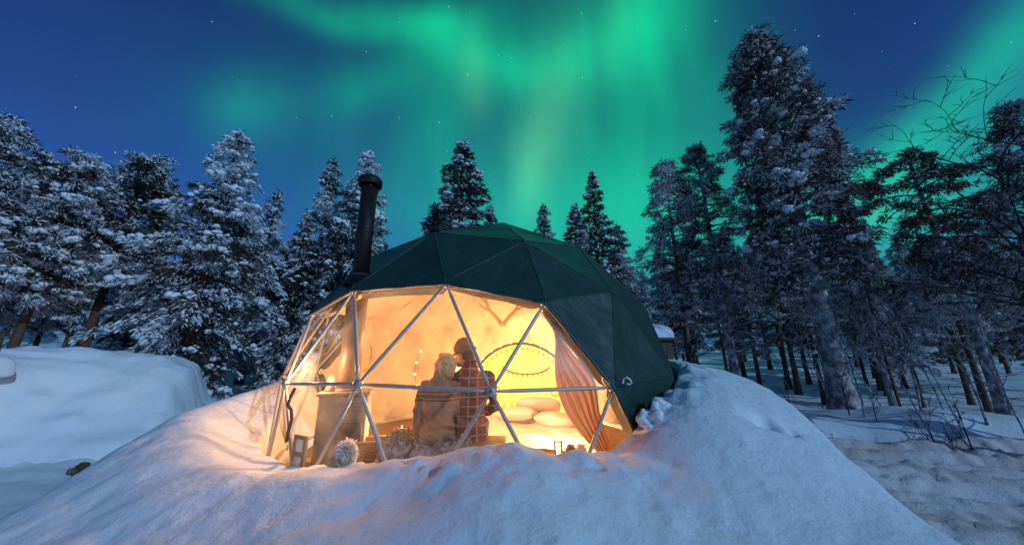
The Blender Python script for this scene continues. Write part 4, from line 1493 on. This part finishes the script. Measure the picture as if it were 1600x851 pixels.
PROTO = {
    'snowpine1': conifer(1, 'pine', cb=.44, rmax=2.0, nbr=105, frost=.62, blobs=60, bsize=.15, prof='pine', droop=.45, dens=1.1),
    'snowpine2': conifer(2, 'pine', cb=.40, rmax=1.75, nbr=110, frost=.68, blobs=100, bsize=.16, prof='pine', droop=.5, dens=1.1),
    'darkpine': conifer(3, 'pine', cb=.48, rmax=1.9, nbr=110, frost=.46, blobs=36, bsize=.13, prof='pine', droop=.4, dens=1.1),
    'bigspruce': conifer(4, 'spruce', cb=.08, rmax=2.3, nbr=150, frost=.60, blobs=130, bsize=.16, prof='column', droop=.5),
    'slim': conifer(5, 'spruce', cb=.10, rmax=1.15, nbr=130, frost=.62, blobs=80, bsize=.13, prof='column', droop=.5),
    'cone': conifer(6, 'spruce', cb=.06, rmax=2.0, nbr=140, frost=.22, blobs=70, bsize=.17, prof='cone', droop=.4),
    'cone2': conifer(7, 'spruce', cb=.06, rmax=1.45, nbr=130, frost=.52, blobs=80, bsize=.15, prof='cone', droop=.45),
    'hero': conifer(8, 'pine', H=12, cb=.30, rmax=1.75, nbr=190, frost=.32, blobs=75, bsize=.135, prof='pine', droop=.35, needle='needle_brown', bark='bark_frost', bare=16, tr=.26, dens=1.25, spr=.95),
    'rightpine': conifer(9, 'pine', cb=.36, rmax=1.55, nbr=95, frost=.36, blobs=26, bsize=.10, prof='pine', droop=.3, needle='needle_brown', bark='bark_frost', bare=16, tr=.16, dens=1.35, spr=.8),
    'rightpine2': conifer(10, 'pine', cb=.28, rmax=1.45, nbr=100, frost=.52, blobs=44, bsize=.10, prof='pine', droop=.4, needle='needle_brown', bark='bark', bare=16, tr=.12, dens=1.0),
    'droopy': conifer(11, 'pine', cb=.45, rmax=2.3, nbr=62, frost=.13, blobs=10, bsize=.12, prof='umbrella', droop=.85, needle='needle_brown', bark='bark_frost', bare=14, tr=.17, dens=1.1, wind=-.15),
    'fill1': conifer(12, 'spruce', cb=.46, rmax=1.2, nbr=110, frost=.62, blobs=60, bsize=.13, prof='column', droop=.5, bare=14, tr=.11, dens=.8),
    'fill2': conifer(13, 'pine', cb=.50, rmax=1.35, nbr=80, frost=.60, blobs=40, bsize=.14, prof='pine', droop=.45, bare=14, tr=.12, dens=.9),
    'fill3': conifer(14, 'spruce', cb=.32, rmax=1.15, nbr=105, frost=.60, blobs=60, bsize=.13, prof='column', droop=.45, needle='needle_brown', bare=18, tr=.10, dens=.8),
    'birch': bare_tree(21, 9.0, 1.1, 4, 'twig', .075, ang=.75, rmin=.0075, nb=(15, 18), base_br=.45),
    'sapling1': bare_tree(22, 3.4, .7, 3, 'twig_frost', .022, -.10, .40, .2),
    'sapling2': bare_tree(23, 3.0, .7, 3, 'twig_frost', .019, -.06, .42, .2),
    'shrub': bare_tree(24, 1.3, .9, 3, 'twig', .016, -.1, .5, .05),
}
NAMES = dict(snowpine1='snowy_pine', snowpine2='snowy_pine', darkpine='pine_tree', bigspruce='snowy_spruce', slim='snowy_spruce', cone='spruce_tree', cone2='snowy_spruce', hero='pine_tree', rightpine='pine_tree', rightpine2='pine_tree', droopy='pine_tree', fill1='forest_spruce', fill2='forest_pine', fill3='forest_spruce', birch='birch_tree', sapling1='birch_sapling', sapling2='birch_sapling', shrub='bare_shrub')
PLACED = []


def plant(kind, x, y, height, label, cat='tree', group=None, lean=(0, 0), fat=1.0, rz=None, z=None):
    pr = PROTO[kind]
    s = height / pr['H']
    root = empty(NAMES[kind], (x, y, (gz(x, y) if z is None else z) - .05))
    root.rotation_mode = 'XYZ'
    root.rotation_euler = (-lean[1], lean[0], rnd.uniform(0, 6.28) if rz is None else rz)
    # lean is applied after the turn about the vertical
    root.rotation_euler = (Matrix.Rotation(lean[0], 3, 'Y') @ Matrix.Rotation(-lean[1], 3, 'X') @ Matrix.Rotation(rnd.uniform(0, 6.28) if rz is None else rz, 3, 'Z')).to_euler()
    root.scale = (s * fat, s * fat, s)
    tag(root, label, cat, group)
    for nm, key in (('trunk', 'trunk'), ('crown', 'crown'), ('snow_load', 'snow')):
        if pr.get(key) is None: continue
        o = bpy.data.objects.new(nm, pr[key]); COL.objects.link(o); o.parent = root
        if nm == 'snow_load': o['kind'] = 'stuff'
    PLACED.append((x, y))
    return root


def plant_top(kind, px, py, dist, label, lean=0.0, group=None, fat=1.0, rz=None):
    """a tree whose tip stands in the direction of a photograph pixel, dist metres away"""
    tp = at(px, py, dist)
    g = gz(tp.x, tp.y)
    h = tp.z - g
    x = tp.x - math.tan(lean) * h
    return plant(kind, x, tp.y, (tp.z - gz(x, tp.y) + .05) / math.cos(lean), label, 'tree', group, (lean, 0), fat, rz)


GL, GM, GR = 'snowy trees left of the dome', 'spruces behind the dome roof', 'pines right of the dome'
LEFT = [('snowpine1', 8, 190, 12.5, 'snow loaded pine cut by the left edge of the picture', .05, 1.0),
        ('darkpine', 52, 262, 17, 'greyish pine between the edge pine and the whitest pine', .05, 1.0),
        ('snowpine2', 140, 243, 13.5, 'very white pine with fat snow pillows left of the dark pine', .06, 1.0),
        ('darkpine', 232, 250, 15, 'dark flat topped pine between the white pine and the broad spruce', .06, 1.05),
        ('slim', 272, 282, 19, 'narrow frosted spruce just beside the dark flat topped pine', .04, 1.0),
        ('bigspruce', 376, 207, 13, 'broad tall snow covered spruce, biggest left of the chimney', .03, .98),
        ('slim', 437, 298, 21, 'faint slender spruce beside the broad tall spruce', .03, 1.0),
        ('slim', 520, 250, 17, 'slim frosted spruce just left of the chimney', .02, 1.0),
        ('cone2', 484, 330, 15.5, 'low white spruce with bent top between broad spruce and chimney', .03, 1.1),
        ('bigspruce', 577, 236, 15.5, 'snowy spruce standing right behind the chimney cap', .01, .85)]
for k, px, py, d, lab, ln, ft in LEFT: plant_top(k, px, py, d, lab, ln, GL, ft)
MID = [('cone', 722, 220, 15.0, 'pointed green spruce with a thick snow collar behind the dome top', 0, 1.4),
       ('cone2', 676, 318, 16.0, 'small dark spruce at the left foot of the pointed spruce', 0, 1.6),
       ('cone2', 765, 322, 17.5, 'small snowy spruce at the right foot of the pointed spruce', 0, 1.4),
       ('slim', 850, 320, 26, 'tiny thin spruce alone above the dome roof', 0, 1.2),
       ('cone', 925, 268, 19, 'slim spike topped spruce right of the dome apex', 0, .95),
       ('cone2', 895, 318, 18, 'snow coated spruce leaning on the spike topped spruce', 0, 1.6),
       ('slim', 962, 352, 21, 'low frosted spruce by the right slope of the roof', 0, 1.4)]
for k, px, py, d, lab, ln, ft in MID: plant_top(k, px, py, d, lab, ln, GM, ft)
RIGHT = [('rightpine2', 1034, 255, 14.5, 'dark ragged pine standing left of the bare trunked pine', -.02, 1.0),
         ('rightpine', 1085, 230, 13.0, 'thin pine with long bare trunk beside the giant pine', -.03, .9),
         ('hero', 1172, 58, 11.9, 'giant dark pine with snow balls, tallest tree in the picture', -.04, 1.0),
         ('rightpine', 1258, 122, 12.7, 'shorter second crown pressed against the giant pine', -.02, .38),
         ('rightpine2', 1306, 282, 13.5, 'ragged low pine at the right foot of the giant pine', -.03, .45),
         ('droopy', 1418, 240, 12.5, 'wind bent pine with drooping open crown against green sky', -.06, 1.0),
         ('rightpine', 1572, 168, 10.8, 'large dark pine at the right edge under the bare birch', -.06, .95),
         ('rightpine2', 1530, 300, 13, 'snow flecked pine between the bent pine and the edge pine', -.05, .75),
         ('birch', 1535, 88, 9.6, 'bare birch with fine twigs against the sky at the right edge', -.08, 1.0),
         ('birch', 1605, 100, 10.0, 'second bare birch half out of the right edge', -.08, 1.0)]
for k, px, py, d, lab, ln, ft in RIGHT: plant_top(k, px, py, d, lab, ln, GR if k != 'birch' else 'bare birches by the edge pine', ft)

# forest behind, tree by tree
ORD = ['first', 'second', 'third', 'fourth', 'fifth', 'sixth', 'seventh', 'eighth', 'ninth', 'tenth', 'eleventh', 'twelfth', 'thirteenth', 'fourteenth', 'fifteenth', 'sixteenth', 'seventeenth', 'eighteenth', 'nineteenth', 'twentieth', 'twenty-first', 'twenty-second']
rf = random.Random(31)


def skyline(px):
    """highest row the forest mass may reach at this column of the photograph"""
    return float(np.interp(px, [-200, 0, 60, 110, 180, 260, 330, 400, 440, 480, 540, 610, 660, 700, 780, 830, 900, 960, 1010, 1060, 1120, 1250, 1330, 1360, 1420, 1480, 1520, 1600, 1800],
                           [300, 300, 300, 320, 330, 330, 330, 330, 350, 360, 350, 395, 395, 395, 400, 410, 380, 385, 365, 350, 330, 330, 335, 350, 365, 360, 345, 330, 330]))


def scatter(n, pxr, dr, kinds, labels, group, hmax=9.5, mind=1.1):
    c = 0
    for tries in range(n * 30):
        if c >= n: break
        px = rf.uniform(*pxr); d = rf.uniform(*dr)
        if d < 27 and (225 < px < 275 or 372 < px < 412): continue
        p = at(px, 500, d)
        if any((p.x - a) ** 2 + (p.y - b) ** 2 < mind ** 2 for a, b in PLACED): continue
        if abs(road_s(np.array([p.x]), np.array([p.y]))[0]) < 2.2 and p.y < 16: continue
        top = at(px, skyline(px) + rf.uniform(0, 75), d).z
        g = gz(p.x, p.y)
        h = min(top - g, hmax * rf.uniform(.75, 1.0))
        if h < 2.0: continue
        i = rf.randrange(len(kinds))
        lean = (.04 if px < 800 else -.04) * rf.uniform(0, 1.6) * (abs(px - 800) / 800)
        o = plant(kinds[i], p.x, p.y, h, None, 'tree', group, (lean, rf.uniform(-.03, .03)), rf.uniform(.85, 1.25))
        WOODS.setdefault((labels[i], zone(px)), []).append((px, o))
        c += 1


WOODS = {}
ZONES = [(60, 'near the left edge'), (190, 'behind the very white pine'), (290, 'behind the dark flat topped pine'), (425, 'behind the broad tall spruce'), (620, 'left of the chimney'), (795, 'behind the roof left of its apex'), (960, 'behind the roof right of its apex'), (1065, 'just right of the dome'), (1140, 'behind the bare trunked pine'), (1290, 'behind the giant pine'), (1380, 'between giant pine and bent pine'), (1480, 'behind the bent pine'), (9999, 'near the right edge')]


def zone(px):
    return [n for lim, n in ZONES if px < lim][0]


scatter(30, (-160, 600), (15, 25), ['fill1', 'fill2'], ['frosted bare trunked spruce', 'frosted bare trunked pine'], 'woods left of the dome')
scatter(46, (-160, 640), (24, 44), ['fill1', 'fill2'], ['small distant frosted spruce', 'small distant frosted pine'], 'far woods left of the dome')
scatter(20, (560, 1000), (19, 40), ['cone2', 'fill1'], ['distant white young spruce', 'distant narrow frosted spruce'], 'far woods behind the dome')
scatter(27, (960, 1760), (14.5, 24), ['fill3', 'fill2', 'rightpine2'], ['brownish bare trunked spruce', 'frosted bare trunked pine', 'dark ragged pine'], 'woods right of the dome')
scatter(50, (960, 1760), (24, 50), ['fill3', 'fill1', 'fill2'], ['small distant brownish spruce', 'small distant frosted spruce', 'small distant frosted pine'], 'far woods right of the dome')
for (what, where), lst in WOODS.items():
    lst.sort(key=lambda q: q[0])
    for i, (px, o) in enumerate(lst):
        if len(lst) == 1: o['label'] = '%s %s' % (what, where)
        elif len(lst) == 2: o['label'] = '%s %s, the %s one' % (what, where, 'left' if i == 0 else 'right')
        else: o['label'] = '%s %s, %s from the left' % (what, where, ORD[i])

# saplings and shrubs along the road's far side
SAP = [(1245, 632, 14), (1352, 655, 10.8), (1385, 640, 12), (1440, 650, 11), (1462, 668, 9.8), (1500, 655, 10.5), (1535, 640, 11), (1590, 640, 11), (1300, 640, 13.5), (1475, 630, 12.5), (1400, 620, 13.5), (1570, 620, 12.5)]
SAP.sort()
for i, (px, py, d) in enumerate(SAP):
    p = at(px, py, d)
    k = 'sapling1' if i % 2 else 'sapling2'
    plant(k, p.x, p.y, rf.uniform(2.2, 3.8), 'thin frosted birch sapling across the snow track, %s from the dome side' % ORD[i], 'sapling', 'birch saplings across the snow track', (-.05 - rf.uniform(-.12, .14), rf.uniform(-.1, .1)), rz=rf.uniform(-.9, .9))
for i, (px, py, d) in enumerate([(1240, 660, 12.5), (1290, 655, 12), (1330, 655, 11), (1372, 662, 10.4), (1425, 668, 9.9), (1455, 675, 9.5), (1480, 672, 9.6), (1510, 665, 9.8)]):
    p = at(px, py, d)
    plant('shrub', p.x, p.y, rf.uniform(.6, 1.4), 'small bare twiggy shrub in snow by the track, %s from the dome' % ORD[i], 'shrub', 'shrubs by the snow track', rz=rf.uniform(0, 6))

# ------------------------------------------------------------------ small things outside
rng = np.random.default_rng(77)
pd_ = at(157, 722, 7.4)
ac = Acc()
for k in range(26):
    V, F = blob_np((rng.normal(0, .17), rng.normal(0, .10), rng.uniform(-.02, .05)), rng.uniform(.04, .10) * np.array([1.2, 1, .7]), rng, ICO2, .16)
    ac.add(V, F)
o = ac.build('dirt_clod', M['dirt']); o.location = (pd_.x, pd_.y, gz(pd_.x, pd_.y) + .03)
tag(o, 'brown clod of frozen earth lying in the trampled trench snow', 'dirt')


def snow_slab(name, size, mat, parent, z, seed):
    V, F = ico(4)
    P_ = np.sign(V) * np.abs(V) ** np.array([.45, .45, .8])
    P_[:, 2] = np.where(P_[:, 2] < 0, P_[:, 2] * .25, P_[:, 2])
    P_ = P_ * np.array(size) + np.array([0, 0, z])
    P_ = P_ * (1 + .05 * fbm(P_[:, 0] * 2, P_[:, 1] * 2 + P_[:, 2], 2, seed))[:, None]
    return link(name, np_mesh(name, P_, [F]), mat, parent)


ph = at(997, 533, 9.2)
hut = empty('wood_shed', (ph.x, ph.y, gz(ph.x, ph.y)))
tag(hut, 'small dark shed under a thick snow cap behind the dome', 'shed')
hh = ph.z - gz(ph.x, ph.y)
for k in range(9):
    bevel_box('plank', (-.62 + k * .131, -.60, 0), (-.494 + k * .131, -.575, hh), .006, M['hut_wood'], hut)
    bevel_box('plank', (.536, -.57 + k * .128, 0), (.56, -.448 + k * .128, hh), .006, M['hut_wood'], hut)
bevel_box('roof', (-.72, -.70, hh + .003), (.72, .70, hh + .06), .01, M['hut_wood'], hut)
snow_slab('snow_cap', (.74, .72, .34), M['snow_smooth'], hut, hh + .12, 3)
pp = at(-14, 537, 9.6)
po = empty('covered_stump', (pp.x, pp.y, 1.2))
tag(po, 'rounded snow cap on a stump above the bank at the left edge', 'stump')
lathe([(.0, 0), (.12, 0), (.10, pp.z - 1.2), (0, pp.z - 1.2)], 16).build('stump', M['hut_wood'], po)
snow_slab('snow_cap', (.26, .24, .26), M['snow_smooth'], po, pp.z - 1.2 - .44, 9)

# lumps of broken snow hanging beside the green cover
rng = np.random.default_rng(5)
ac = Acc()
for px, py, d, r in [(1008, 648, 3.18, .06), (1020, 640, 3.24, .075), (1036, 632, 3.34, .08)]:
    c = np.array(at(px, py, d))
    for k in range(22):
        V, F = blob_np(c + rng.normal(0, r * .5, 3) * np.array([1, 1, .8]) - np.array([0, 0, r * .7]), r * rng.uniform(.2, .7) * rng.uniform(.7, 1.2, 3), rng, ICO2, .10)
        ac.add(V, F)
cornice = solid(ac, 'cornice', M['snow'], mound, .012, 5, .012)
cornice['kind'] = 'stuff'
